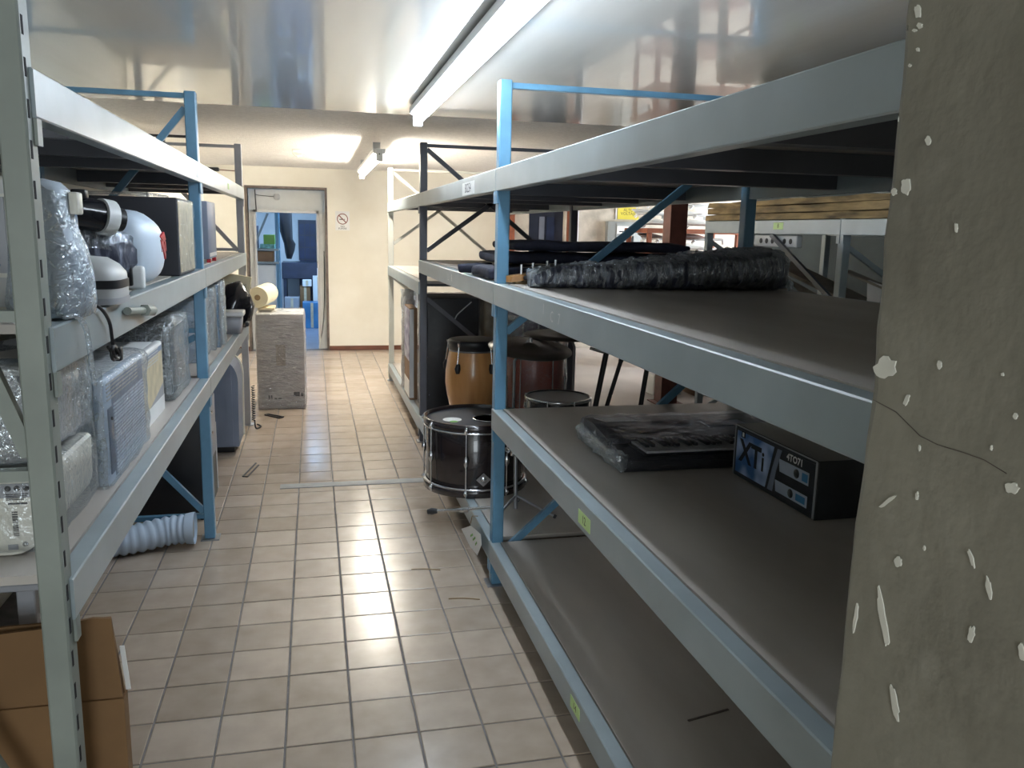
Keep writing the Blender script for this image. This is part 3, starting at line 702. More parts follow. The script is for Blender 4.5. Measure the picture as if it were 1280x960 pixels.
for i in range(n+1):
    for j in range(n+1):
        x = -1.15+.56*i/n; y = 1.96+.36*j/n; vs.append((x, y, 1.247+.05*math.sin(PI*min(1, i/n*1.1))*abs(noise.noise(Vector((x*5, y*3, 3))))*2+.012*math.sin(i*1.1)))
sh.add(vs, [(i*(n+1)+j, (i+1)*(n+1)+j, (i+1)*(n+1)+j+1, i*(n+1)+j+1) for i in range(n) for j in range(n)], True); sh.build('crumpled_sheet', 'white plastic', t)
shell(-1.175, -.575, 1.925, 2.35, 1.025, 1.25, 16, .009, 18, 9, .03).build('plastic_wrap', 'film heavy', t)
# window air conditioners
def window_ac(label, x0, x1, y0, y1, z1, front, slats, ang):
    t = thing('window_air_conditioner', label, 'air conditioner', ((x0+x1)/2, (y0+y1)/2, ZW), 'window air conditioners on the left rack')
    RB(x0, x1-.03, y0, y1, ZW, z1, .008).build('casing', 'white plastic', t)
    f = RB(x1-.03, x1, y0-.004, y1+.004, ZW, z1+.004, .008).build('front_panel', front, t)
    B(x1, x1+.0008, y0+.075, y1-.012, ZW+.012, z1-.01).build('grille_back', 'grille back', f)
    n = slats; h = (z1-ZW-.09)/n
    for k in range(n):
        z = ZW+.02+k*h; MB().bar((x1+.001, y0+.09, z), (x1+.001, y1-.02, z+ang), .006, h*.45).build('slat', front, f)
    for k in range(5):
        z = z1-.055+k*.011; MB().bar((x1+.001, y0+.02, z), (x1+.001, y1-.10, z), .004, .004).build('louvre', 'light grey', f)
    RB(x1-.002, x1+.004, y0+.02, y0+.07, ZW+.03, z1-.08, .002, 1).build('control_strip', 'slate', f)
    MB().tube([(x1+.004, y0+.045, z1-.11), (x1+.008, y0+.045, z1-.11)], .005, 10).build('knob', 'black', f)
    return t
ac = window_ac('white window air conditioner with slatted grille in torn plastic on the lower left shelf', -1.10, -.565, 2.42, 2.95, 1.12, 'blue white', 20, .0)
for x in (-1.0, -.62): pass
sh = shell(-1.12, -.548, 2.40, 2.97, ZW, 1.14, 18, .010, 15, 12, .02); sh.build('plastic_wrap', 'film', ac)
sh = MB(); n = 16; vs = []
for i in range(n+1):
    for j in range(n+1):
        u = i/n; v = j/n
        x = -.72+.16*u+.02*noise.noise(Vector((u*4, v*5, 1))); y = 2.392-.012*(1-v)*u-.012*abs(noise.noise(Vector((u*6, v*3, 7)))); z = 1.15-.325*v+.02*u*(1-v)
        vs.append((x, y, max(z, ZW+.002)))
sh.add(vs, [(i*(n+1)+j, (i+1)*(n+1)+j, (i+1)*(n+1)+j+1, i*(n+1)+j+1) for i in range(n) for j in range(n)], True); sh.build('loose_film', 'film heavy', ac)
t = window_ac('second window air conditioner with beige dusty filter behind the slatted one', -1.10, -.595, 3.02, 3.50, 1.09, 'white plastic', 1, 0)
B(-.594, -.5925, 3.05, 3.48, .86, 1.06).build('filter', 'beige', t)
MB().prism([(-.5924, 3.06, .84), (-.5924, 3.47, .84), (-.5924, 3.47, .93), (-.5924, 3.06, .86)], (.001, 0, 0)).build('torn_patch', 'grey plastic', t)
# microwave in film
t = thing('microwave_oven', 'black microwave oven with steel trim wrapped in film on the lower left shelf', 'microwave', (-.83, 3.85, ZW))
RB(-1.12, -.585, 3.62, 4.02, ZW+.012, 1.14, .008).build('body', 'black gloss', t)
B(-.606, -.584, 3.612, 3.6195, .85, 1.135).build('trim', 'chrome', t)
B(-.584, -.582, 3.64, 4.0, .85, 1.12).build('side_panel', 'dull steel', t)
for x in (-1.05, -.65):
    for y in (3.66, 3.96): MB().tube([(x, y, ZW), (x, y, ZW+.012)], .015, 10).build('foot', 'black', t)
for k in range(3): MB().bar((-.68, 3.605, .985-k*.022), (-.60, 3.605, .975-k*.022), .006, .008).build('wire_shelf', 'light grey', t)
shell(-1.13, -.565, 3.60, 4.04, ZW, 1.165, 16, .009, 16, 21, .02).build('plastic_wrap', 'film heavy', t)
t = thing('wrapped_carton', 'pale blue carton in crinkled film beside the second left post', 'carton', (-.66, 4.68, ZW))
RB(-.86, -.60, 4.62, 5.02, ZW, 1.16, .006).build('carton', 'blue white', t)
shell(-.875, -.585, 4.605, 5.035, ZW, 1.172, 16, .008, 26, 31, .012, (1, 1, 2)).build('plastic_wrap', 'film heavy', t)
for k, (y, x, z1, lab, m) in enumerate(((5.14, -.575, 1.19, 'tall white wrapped board nearest the second left post', 'white plastic'), (5.26, -.56, 1.20, 'tall blue edged wrapped board next to the white one', 'blue print'), (5.38, -.545, 1.215, 'tall white wrapped board farthest along, beside the small grey bin', 'white plastic'))):
    t = thing('wrapped_board', lab, 'board', (-.8, y, ZW), 'wrapped boards on the lower left shelf')
    RB(-1.05, x, y-.04, y+.04, ZW, z1, .006).build('board', m, t)
    shell(-1.06, x+.008, y-.05, y+.05, ZW, z1+.008, 12, .006, 24, 40+k, .008).build('plastic_wrap', 'film heavy', t)
t = thing('small_bin', 'small grey plastic bin with lid at the far end of the lower left shelf', 'bin', (-.53, 5.95, ZW))
MB().loft([((-.545, 5.95, z), (r, 0, 0), (0, r*1.3, 0)) for z, r in ((ZW, .055), (.94, .065))], 20, 5).build('body', 'grey plastic', t)
RB(-.62, -.47, 5.85, 6.05, .9405, .975, .008).build('lid', 'light grey', t); RB(-.465, -.44, 5.9, 6.0, .87, .90, .006).build('handle', 'black', t)
bag = MB().loft([((-.62+.02*i, 6.25, z), (rx, 0, 0), (0, ry, 0)) for i, (z, rx, ry) in enumerate(((ZW, .14, .16), (.88, .16, .17), (.98, .15, .16), (1.06, .11, .13), (1.12, .06, .07), (1.15, .02, .02)))], 26, 2.2)
tag(bag.wrinkle(.03, 9, 4).floor_at(ZW).build('plastic_bag', 'black gloss'), 'black crumpled plastic bag at the far end of the lower left shelf', 'bag')
t = thing('cream_panel', 'cream panel leaning at the far end of the left rack', 'panel', (-.8, 6.45, ZW))
MB().prism([(-1.1, 6.50, ZW), (-.50, 6.50, ZW), (-.455, 6.50, 1.17), (-.75, 6.50, 1.22), (-1.1, 6.50, 1.1)], (0, .05, 0)).build('panel', 'cream paper', t)
MB().prism([(-.75, 6.485, .9), (-.52, 6.485, .9), (-.49, 6.485, 1.12), (-.7, 6.485, 1.15)], (0, .012, 0)).build('film_sheet', 'film', t)

# ================================================================== UNDER / BESIDE THE LEFT RACK
t = thing('speaker_cabinet', 'black speaker cabinet standing on the floor under the left rack', 'speaker', (-.82, 4.7, 0))
RB(-1.08, -.565, 4.46, 4.86, .03, .655, .012).build('cabinet', 'black', t)
for y in (4.5, 4.82):
    for x in (-1.04, -.60): MB().tube([(x, y, 0), (x, y, .03)], .02, 10).build('foot', 'black', t)
B(-.5648, -.560, 4.49, 4.83, .30, .62).build('grille', 'grey plastic', t)
for z in (.58, .47): MB().tube(smooth([(-.56, 4.50, z), (-.545, 4.51, z), (-.545, 4.56, z-.01), (-.56, 4.57, z-.01)], 4), .008, 8).build('handle', 'chrome', t)
B(-.5645, -.560, 4.845, 4.859, .06, .45).build('trim', 'paper', t)
t = thing('flexible_hose', 'pale blue ribbed flexible duct lying on the floor under the left rack', 'hose', (-.8, 4.06, 0))
pts = smooth([(-1.15, 4.12, .075), (-.98, 4.03, .074), (-.85, 4.05, .076), (-.72, 4.10, .085), (-.615, 4.10, .092)], 14); rs = [(.062, .069, .073, .069)[i % 4] for i in range(len(pts))]
MB().tube(pts, rs, 22, False).build('duct', 'hose', t)
MB().tube([(-.63, 4.10, .092), (-.60, 4.10, .093), (-.59, 4.10, .093)], [.074, .078, .078], 22, False).build('cuff', 'hose', t)
MB().tube([(-.622, 4.10, .092), (-.60, 4.10, .093)], [.05, .05], 16).build('opening', 'grey plastic', t)
t = thing('grey_appliance', 'tall slate grey rounded top appliance on the floor past the second left post', 'appliance', (-.70, 5.98, 0))
P = [(-.90, 5.82, .05), (-.525, 5.82, .05), (-.518, 5.82, .50)]
for k in range(1, 8):
    g = PI/2*k/7; P.append((-.518-.10*(1-math.cos(g)), 5.82, .50+.15*math.sin(g)))
P += [(-.90, 5.82, .66)]
MB().prism(P, (0, .34, 0)).build('body', 'slate', t)
Q = [(x+.010, 6.162, z+.004) for x, y, z in P[1:]]
MB().prism(Q+[(-.90, 6.162, .05)], (0, .03, 0)).build('back_shell', 'off white', t)
for x in (-.70, -.58): MB().box(x-.02, x+.02, 5.812, 5.8195, .06, .62).build('rib', 'slate', t)
for y in (5.9, 6.1): RB(-.85, -.56, y-.03, y+.03, 0, .0495, .006).build('foot', 'black', t)
t = thing('cable_coil', 'dark coiled spring cable hanging by the far left post', 'cable', (-.47, 6.55, 0))
mb = MB(); mb.tube([(-.475+.012*math.cos(i*.9), 6.55+.012*math.sin(i*.9), .34-.0026*i) for i in range(105)], .004, 5); mb.build('coil', 'black', t)
MB().tube(smooth([(-.47, 6.55, .07), (-.46, 6.50, .02), (-.44, 6.55, .006), (-.43, 6.62, .006), (-.46, 6.68, .006)]), .006, 6).build('tail', 'black', t)
t = thing('cardboard_box', 'flattened brown cardboard box standing on the floor behind the near left post', 'box', (-.8, 1.93, 0))
B(-1.18, -.446, 1.90, 1.94, 0, .473).build('body', 'cardboard', t)
MB().prism([(-1.18, 1.905, .474), (-.449, 1.905, .474), (-.462, 1.90, .672), (-.50, 1.90, .676), (-.60, 1.90, .66), (-1.18, 1.90, .63)], (0, .008, 0)).build('flap', 'cardboard', t)
MB().prism([(-1.18, 1.925, .474), (-.449, 1.925, .474), (-.470, 1.93, .66), (-1.18, 1.93, .65)], (0, .008, 0)).build('flap', 'cardboard', t)
MB().prism([(-.448, 1.936, .475), (-.438, 1.936, .475), (-.446, 1.936, .585), (-.456, 1.936, .585)], (0, .003, 0)).build('paper_strip', 'paper', t)
t = thing('plank_frame', 'grey plank frame standing under the lower left shelf behind the cardboard', 'frame', (-.85, 2.2, 0))
for x in (-1.1, -.7):
    for y in (2.05, 2.24): RB(x, x+.04, y, y+.04, 0, .6995, .003, 1).build('leg', 'grey plastic', t)
RB(-1.15, -.62, 2.02, 2.12, .70, .718, .003, 1).build('plank', 'grey plastic', t); RB(-1.15, -.64, 2.2, 2.32, .70, .718, .003, 1).build('plank', 'light grey', t)
# film wrapped carton in the aisle
t = thing('wrapped_carton', 'tall carton in grey stretch film standing in the aisle by the doorway', 'carton', (-.28, 7.5, 0))
RB(-.48, -.095, 7.25, 7.75, 0, .815, .006).build('carton', 'kraft wrap', t)
shell(-.49, -.085, 7.24, 7.76, 0, .828, 22, .007, 20, 55, .012, (1, 1, 3)).build('plastic_wrap', 'film pallet', t)
B(-.478, -.097, 7.26, 7.74, .8155, .8185).build('top_sheet', 'paper', t)
B(-.33, -.25, 7.246, 7.2495, .38, .56).build('label', 'wrapped brown', t)
mb = MB()
for x, w_ in ((-.40, .012), (-.38, .012), (-.35, .02), (-.32, .03)): mb.box(x, x+w_, 7.247, 7.2495, .09, .10 if w_ > .013 else .125)
mb.box(-.19, -.14, 7.247, 7.2495, .11, .15); mb.box(-.13, -.11, 7.247, 7.2495, .11, .14); mb.build('handling_marks', 'ink', t)
t = thing('paper_roll', 'cream paper roll lying on the wrapped carton by the doorway', 'paper roll', (-.43, 7.6, .83))
rm = MB(); a, b = Vector((-.47, 7.36, .95)), Vector((-.40, 7.72, .965))
rm.tube([a, b], .088, 26).build('roll', 'cream paper', t); MB().tube([a+(a-b)*.008, a+(a-b)*.012], .025, 14).build('core', 'jute', t)
RB(-.475, -.335, 7.40, 7.70, .838, .858, .004).build('tray', 'beige', t)
t = thing('floor_debris', 'small dark hinge plate lying on the tiles near the wrapped carton', 'hinge', (-.36, 6.93, 0))
MB().bar((-.42, 7.02, .006), (-.30, 6.88, .006), .012, .010).bar((-.39, 7.04, .006), (-.27, 6.92, .006), .012, .010).bar((-.42, 7.02, .006), (-.39, 7.04, .006), .012, .010).bar((-.30, 6.88, .006), (-.27, 6.92, .006), .012, .010).build('plate', 'black', t)
t = thing('floor_debris', 'thin dark metal clip lying on the tiles before the grey floor strip', 'clip', (-.43, 5.36, 0))
MB().bar((-.46, 5.25, .004), (-.40, 5.55, .004), .008, .006).bar((-.43, 5.24, .004), (-.38, 5.5, .004), .008, .006).bar((-.46, 5.25, .004), (-.43, 5.24, .004), .008, .006).build('wire', 'black', t)
for i, (x, y) in enumerate(((.47, 3.62), (.59, 3.28))):
    mb = MB(); mb.tube(smooth([(x-.06, y, .003), (x, y-.005, .003), (x+.07, y-.03, .003)]), .0025, 5)
    tag(mb.build('straw', 'jute'), ('thin straw lying on the tiles near the paper tag', 'thin straw lying on the tiles at the foot of the blue post')[i], 'straw')

# ================================================================== RIGHT RACK: NEAR BAY
ZU, ZD = 1.3385, .8035
# amplifier box with blue printed face (faces the aisle)
t = thing('amplifier_box', 'black and blue printed amplifier carton marked XTi on the right shelf', 'box', (1.48, 2.1, ZD))
xa, ya, yb, zb_, zt_ = 1.29, 2.325, 1.875, ZD, .968
RB(xa, 1.66, yb, ya, zb_, zt_, .003, 1).build('carton', 'box black', t)
FX = xa-.0015
def fpt(u, v): return (FX, ya+(yb-ya)*u, zb_+(zt_-zb_)*v)
mb = MB().box(FX, xa, yb+.012, ya-.008, zb_+.008, zt_-.012); mb.build('printed_face', 'box black', t)
def fpoly(mb, pts, d=.0006, lift=0): mb.prism([Vector(fpt(u, v))-Vector((lift, 0, 0)) for u, v in pts], (-d, 0, 0)); return mb
fpoly(MB(), [(.04, .10), (.44, .10), (.52, .90), (.04, .90)]).build('blue_print', 'box blue', t)
fpoly(MB(), [(.47, .10), (.53, .10), (.56, .5), (.61, .9), (.56, .9), (.51, .5)]).build('blue_ribbon', 'slate', t)
fpoly(MB(), [(.60, .52), (.92, .52), (.92, .74), (.585, .74)]).build('amplifier_picture', 'silver print', t)
fpoly(MB(), [(.57, .14), (.92, .14), (.92, .34), (.555, .34)]).build('amplifier_picture', 'silver print', t)
fpoly(MB(), [(.85, .56), (.91, .56), (.91, .70), (.85, .70)], lift=.0007).build('blue_display', 'blue print', t)
fpoly(MB(), [(.80, .18), (.90, .18), (.90, .30), (.80, .30)], lift=.0007).build('blue_display', 'blue print', t)
for u, v in ((.79, .63), (.74, .24)):
    c = Vector(fpt(u, v)); MB().lathe(c, [(0, -.0014), (.013, -.0014), (.013, 0)], 18, 'x').build('fan_picture', 'box black', t)
mb = MB(); text_to(mb, 'XT', face_M(fpt(.23, .53), (0, -1, 0), (0, 0, 1)), .095, bold=.035); 
for v in mb.v: v.x -= .0012
text_to(mb, 'i', face_M(Vector(fpt(.395, .52))-Vector((.0012, 0, 0)), (0, -1, 0), (0, 0, 1)), .085, bold=.02); mb.build('lettering', 'ink', t)
mb = MB(); text_to(mb, '4TO71', face_M(Vector(fpt(.76, .84))-Vector((.0008, 0, 0)), (0, -1, 0), (0, 0, 1)), .028, bold=.03); mb.build('lettering', 'paper', t)
fpoly(MB(), [(.10, .80), (.15, .80), (.15, .92), (.10, .92)], lift=.0007).build('logo', 'ink', t); fpoly(MB(), [(.115, .82), (.135, .82), (.135, .90), (.115, .90)], lift=.0014).build('logo', 'paper', t)
mb = MB(); mb.bar(fpt(.012, .02), fpt(.012, .98), .004, .003, (1, 0, 0)); mb.bar(fpt(.99, .02), fpt(.99, .98), .006, .003, (1, 0, 0)); mb.bar(fpt(.012, .985), fpt(.99, .985), .003, .003, (1, 0, 0)); mb.build('worn_edge', 'grey plastic', t)
# keyboard wrapped in film
t = thing('keyboard', 'black music keyboard wrapped in clear film lying on the right shelf', 'keyboard', (1.3, 2.6, ZD))
kx0, kx1, ky0, ky1 = .945, 1.86, 2.385, 2.80
# two outlines: front part in front of the amplifier carton ends at its corner
mb = MB(); mb.prism([(kx0, ky0, ZD+.002), (kx0, ky1, ZD+.002), (kx0, ky1, ZD+.085), (kx0, ky1-.10, ZD+.088), (kx0, ky0+.17, ZD+.068), (kx0, ky0+.165, ZD+.052), (kx0, ky0+.01, ZD+.045), (kx0, ky0, ZD+.035)], (kx1-kx0, 0, 0)); mb.build('body', 'black', t)
kb = RB(kx0+.07, kx1-.05, ky0+.012, ky0+.155, ZD+.0505, ZD+.056, .002, 1).build('key_bed', 'black', t)
n = 36; kw = (kx1-kx0-.14)/n
for k in range(n): B(kx0+.08+k*kw, kx0+.08+(k+1)*kw-.0012, ky0+.014, ky0+.150, ZD+.0563, ZD+.063).build('white_key', 'light grey', kb)
for k in range(n-1):
    if k % 7 in (2, 6): continue
    x = kx0+.08+(k+1)*kw; B(x-.006, x+.006, ky0+.062, ky0+.150, ZD+.0631, ZD+.073).build('black_key', 'black', kb)
MB().prism([(kx0+.05, ky1-.09, ZD+.0895), (kx0+.17, ky1-.09, ZD+.0895), (kx0+.15, ky1-.02, ZD+.087), (kx0+.03, ky1-.02, ZD+.087)], (0, 0, .002)).build('label', 'paper', t)
B(kx0+.40, kx0+.55, ky1-.19, ky1-.11, ZD+.084, ZD+.088).build('display', 'slate', t)
sh = shell(kx0-.02, kx1+.01, ky0-.012, ky1+.012, ZD, ZD+.10, 24, .008, 24, 61, .03); sh.wrinkle(.003, 60, 4).floor_at(ZD+.0005).build('plastic_wrap', 'film black', t)
sh = MB(); sec = [((kx0-.012+.01*noise.noise(Vector((i*.7, 0, 0))), ky0+(ky1-ky0)*i/12, ZD+.035), (.018, 0, 0), (0, 0, .030)) for i in range(13)]
sh.loft(sec, 16).wrinkle(.012, 45, 6).floor_at(ZD+.001); sh.build('film_end', 'film heavy', t)
# guitar bundle
t = thing('wrapped_guitar', 'long dark guitar bag wound in shiny film lying on the right shelf', 'guitar bag', (1.35, 3.05, ZU))
path = [(.812, 3.06, .032, .050), (.835, 3.06, .040, .058), (.90, 3.06, .040, .062), (.98, 3.05, .048, .07), (1.05, 3.04, .052, .08), (1.12, 3.03, .050, .085), (1.22, 3.03, .060, .11), (1.34, 3.03, .066, .14), (1.46, 3.04, .072, .16), (1.58, 3.05, .078, .17), (1.72, 3.06, .084, .17), (1.80, 3.06, .086, .165), (1.835, 3.06, .075, .15)]
def gsec(scale, sub=5):
    out = []
    for i in range(len(path)-1):
        for k in range(sub):
            u = k/sub; a, b = path[i], path[i+1]; q = [a[j]+(b[j]-a[j])*u for j in range(4)]
            pinch = 1-.06*abs(math.sin(q[0]*19))
            out.append(((q[0], q[1]+.06, ZU+q[2]*scale), (0, q[3]*scale*pinch, 0), (0, 0, q[2]*scale*pinch)))
    return out
MB().loft(gsec(.95), 30, 2.8).wrinkle(.014, 16, 2, (1.8, 1, 1)).floor_at(ZU+.001).build('bag', 'navy wrap', t)
MB().loft(gsec(1.0, 12), 60, 2.8).wrinkle(.013, 24, 14, (2.2, 1, .7)).wrinkle(.006, 62, 3, (1.8, 1, .5)).floor_at(ZU+.0005).build('plastic_wrap', 'film dark', t)
sh = MB(); n = 14; vs = []
for i in range(n+1):
    for j in range(n+1):
        u, v = i/n, j/n; x = 1.82+.055*u; y = 2.96+.22*v+.01*noise.noise(Vector((u*5, v*6, 2)))
        z = ZU+.002+(.15-.145*u)*(1-(2*v-1)**4)*.9; vs.append((x+.012*noise.noise(Vector((u*8, v*8, 5))), y, max(z, ZU+.002)))
sh.add(vs, [(i*(n+1)+j, (i+1)*(n+1)+j, (i+1)*(n+1)+j+1, i*(n+1)+j+1) for i in range(n) for j in range(n)], True); sh.build('film_tail', 'film heavy', t)
# bass guitar head
t = thing('bass_guitar', 'wooden bass guitar headstock with upright tuning pegs at the shelf end', 'guitar', (.95, 3.33, ZU))
HP = [(.765, 3.33), (.78, 3.295), (.82, 3.285), (.93, 3.30), (1.02, 3.315), (1.05, 3.325), (1.05, 3.368), (1.0, 3.37), (.90, 3.372), (.80, 3.368), (.77, 3.355)]
HZ = lambda x: ZU+.006+(x-.765)*.15
MB().prism([(x, y, HZ(x)) for x, y in HP], (0, 0, .024)).build('headstock', 'guitar wood', t)
MB().bar((1.045, 3.346, HZ(1.045)+.012), (1.75, 3.346, ZU+.06), .048, .022).build('neck', 'guitar wood', t)
for k, x in enumerate((.83, .88, .94, .975)):
    p = MB().tube([(x, 3.335, HZ(x)+.022), (x, 3.335, HZ(x)+.062)], .006, 10).build('peg', 'chrome', t)
    MB().tube([(x, 3.288, HZ(x)+.012), (x, 3.268, HZ(x)+.012)], [.004, .009], 10).build('key', 'chrome', p)
for k in range(4): MB().tube([(.83+.04*k, 3.335+.002*k, HZ(.83+.04*k)+.05), (1.05, 3.333+.008*k, HZ(1.05)+.028), (1.75, 3.333+.008*k, ZU+.075)], .0012, 4).build('string', 'dull steel', t)
B(.80, 1.70, 3.31, 3.37, ZU, ZU+.009).build('padding', 'jute', t)
# pile of dark cloth
for i, (x0, x1, y0, y1, z0, z1, lab) in enumerate(((.745, 1.75, 3.56, 4.02, 0, .055, 'black folded cloth at the bottom of the pile behind the blue post'), (.80, 1.80, 3.64, 4.10, .067, .115, 'navy folded cloth in the middle of the pile behind the blue post'), (.87, 1.72, 3.62, 4.12, .125, .165, 'dark cloth on top of the pile behind the blue post'))):
    sh = shell(x0, x1, y0, y1, ZU+z0, ZU+z1, 18, .009, 9, 70+i, .022); sh.floor_at(ZU+z0+.0005)
    tag(sh.build('folded_cloth', 'black cloth'), lab, 'cloth', 'dark cloths on the right rack')
tag(MB().tube(smooth([(.70, 4.10, ZU+.025), (.76, 4.08, ZU+.03), (.86, 4.07, ZU+.031)]), [.02]+[.024]*12, 12).wrinkle(.006, 30, 2).floor_at(ZU+.0005).build('rolled_cloth', 'black cloth'), 'short navy rolled cloth poking out left of the cloth pile', 'cloth', 'dark cloths on the right rack')
for i, (x0, x1, yy, lab) in enumerate(((1.0, 1.14, 1.95, 'dark scuff scrap on the bottom right shelf'), (1.2, 1.26, 2.05, 'small dark scrap on the bottom right shelf, to the right'))):
    tag(MB().bar((x0, yy, .2045), (x1, yy+.03, .2045), .007, .002).build('scrap', 'brown frame'), lab, 'scrap')

# ================================================================== RIGHT RACK: SECOND BAY (drums)
ZB = .2035
def lugs(t, c, r, z0, z1, n, ph, m='chrome'):
    for k in range(n):
        g = ph+2*PI*k/n; d = Vector((math.cos(g), math.sin(g), 0)); p = Vector(c)+d*(r+.012)
        rod = MB().tube([(p.x, p.y, z0), (p.x, p.y, z1)], .004, 8).build('tension_rod', m, t)
        for z in (z0+.02, z1-.02): 
            q = Vector(c)+d*(r+.006); MB().tube([(q.x, q.y, z-.018), (q.x+d.x*.01, q.y+d.y*.01, z), (q.x, q.y, z+.018)], [.006, .013, .006], 8).build('claw', m, rod)
        zc = (z0+z1)/2; MB().tube([(p.x, p.y, zc-.03), (p.x, p.y, zc-.012), (p.x, p.y, zc+.012), (p.x, p.y, zc+.03)], [.005, .013, .013, .005], 10).build('lug', m, rod)
bc = (.825, 4.26); R_ = .262; zt = .582
t = thing('bass_drum', 'black bass drum standing on its side at the edge of the rack', 'drum', (bc[0], bc[1], ZB))
MB().lathe((*bc, 0), [(R_-.004, ZB+.03), (R_, ZB+.035), (R_, zt-.035), (R_-.004, zt-.03)], 48).build('shell', 'drum black', t)
for z0, z1 in ((ZB, ZB+.042), (zt-.042, zt)):
    h = MB().lathe((*bc, 0), [(R_+.001, z0), (R_+.014, z0), (R_+.014, z1), (R_+.001, z1), (R_+.001, z0)], 48).build('hoop', 'drum black', t)
    zz = z1 if z0 < .3 else z0
    MB().lathe((*bc, 0), [(R_+.002, zz-.005), (R_+.0165, zz-.004), (R_+.0165, zz+.004), (R_+.002, zz+.005)], 48).build('rim_band', 'chrome', h)
MB().lathe((*bc, 0), [(.0, ZB+.02), (R_, ZB+.02), (R_, ZB+.024)], 48).build('bottom_head', 'drum head', t)
hx, hy = bc[0]+.07, bc[1]-.03
mb = MB(); n = 48; ring = []
for k in range(n):
    g = 2*PI*k/n; ring.append(((bc[0]+R_*math.cos(g), bc[1]+R_*math.sin(g), zt-.018), (hx+.085*math.cos(g), hy+.085*math.sin(g), zt-.018)))
mb.add([p for r in ring for p in r], [(2*k, 2*((k+1) % n), 2*((k+1) % n)+1, 2*k+1) for k in range(n)]); mb.build('drum_head', 'drum head', t)
MB().lathe((hx, hy, 0), [(.083, zt-.018), (.09, zt-.017), (.09, zt-.013), (.083, zt-.013)], 36).build('port_ring', 'chrome', t)
MB().lathe((bc[0]-.13, bc[1]-.03, 0), [(0, zt-.0165), (.05, zt-.0165)], 24).build('sticker', 'paper', t)
MB().lathe((bc[0]-.13, bc[1]-.08, 0), [(0, zt-.016), (.022, zt-.016)], 16).build('sticker', 'green', t)
lugs(t, (*bc, 0), R_+.006, ZB+.004, zt-.004, 8, -PI/2-.35)
g = -PI/2-.02; d = Vector((math.cos(g), math.sin(g), 0)); r_ = Vector((-d.y, d.x, 0)); q = Vector((*bc, .30))+d*(R_+.002)
bd = MB(); bd.M = face_M(q, r_, (0, 0, 1)); bd.prism([(-.038, 0, 0), (0, -.036, 0), (.038, 0, 0), (0, .036, 0)], (0, 0, .006)); bo = bd.build('badge', 'chrome', t)
bd = MB(); bd.M = face_M(q, r_, (0, 0, 1)); bd.lathe((0, 0, .006), [(.016, 0), (.014, .012), (0, .014)], 16); bd.build('boss', 'chrome', bo)
# conga
cc = (.992, 5.22); t = thing('conga_drum', 'tall orange wood conga drum with black fittings behind the bass drum', 'drum', (*cc, ZB))
MB().lathe((*cc, 0), [(0, ZB), (.11, ZB), (.115, ZB+.03), (.14, .38), (.168, .50), (.18, .58), (.178, .66), (.165, .75), (.152, .81), (.150, .825)], 44).build('shell', 'conga wood', t)
MB().lathe((*cc, 0), [(.152, .80), (.160, .80), (.163, .85), (.158, .862), (.150, .864), (.10, .868), (0, .87)], 44).build('rim', 'black', t)
MB().lathe((*cc, 0), [(.154, .792), (.158, .79), (.158, .805), (.154, .806)], 44).build('collar', 'dull steel', t)
for k in range(5):
    g = -PI/2-.75+2*PI*k/5; d = Vector((math.cos(g), math.sin(g), 0)); a = Vector((*cc, .84))+d*.168; b = Vector((*cc, .68))+d*.19
    rd = MB().tube([a, b], .0045, 8).build('tension_rod', 'chrome', t)
    MB().tube([Vector((*cc, .72))+d*.176, Vector((*cc, .69))+d*.184, Vector((*cc, .66))+d*.182], [.012, .02, .012], 10).build('side_plate', 'black', rd)
    MB().tube([a+Vector((0, 0, .012)), a-d*.006-Vector((0, 0, .012))], .012, 8).build('hook', 'chrome', rd)
# snare on stand
sc = (1.33, 4.42); t = thing('snare_drum', 'chrome rimmed snare drum with grey head behind the right shelf', 'drum', (*sc, ZB))
MB().lathe((*sc, 0), [(.176, .50), (.178, .505), (.178, .625), (.176, .63)], 44).build('shell', 'drum black', t)
for z in (.505, .632): MB().lathe((*sc, 0), [(.178, z-.008), (.190, z-.008), (.190, z+.008), (.182, z+.010), (.178, z+.008)], 44).build('hoop', 'chrome', t)
MB().lathe((*sc, 0), [(0, .633), (.179, .633)], 44).build('drum_head', 'grey head', t)
MB().lathe((*sc, 0), [(0, .502), (.176, .502)], 44).build('bottom_head', 'grey head', t)
for k in range(8):
    g = -PI/2+.2+2*PI*k/8; d = Vector((math.cos(g), math.sin(g), 0)); p = Vector((*sc, 0))+d*.194
    MB().tube([(p.x, p.y, .50), (p.x, p.y, .64)], .004, 8).build('tension_rod', 'chrome', t)
    MB().tube([(p.x, p.y, .555), (p.x, p.y, .585)], .010, 8).build('lug', 'chrome', t)
st = thing('snare_stand', 'low tripod stand carrying the snare drum behind the right shelf', 'stand', (*sc, ZB))
MB().tube([(*sc, ZB+.10), (*sc, .485)], .012, 10).build('column', 'dull steel', st)
for k in range(3):
    g = .5+2*PI*k/3; d = Vector((math.cos(g), math.sin(g), 0)); c0 = Vector((*sc, 0))
    MB().tube([c0+d*.012+Vector((0, 0, .34)), c0+d*.22+Vector((0, 0, ZB+.013))], .008, 8).build('leg', 'dull steel', st)
    MB().tube([c0+Vector((0, 0, .455)), c0+d*.15+Vector((0, 0, .485)), c0+d*.203+Vector((0, 0, .49)), c0+d*.208+Vector((0, 0, .515))], .006, 8).build('arm', 'dull steel', st)
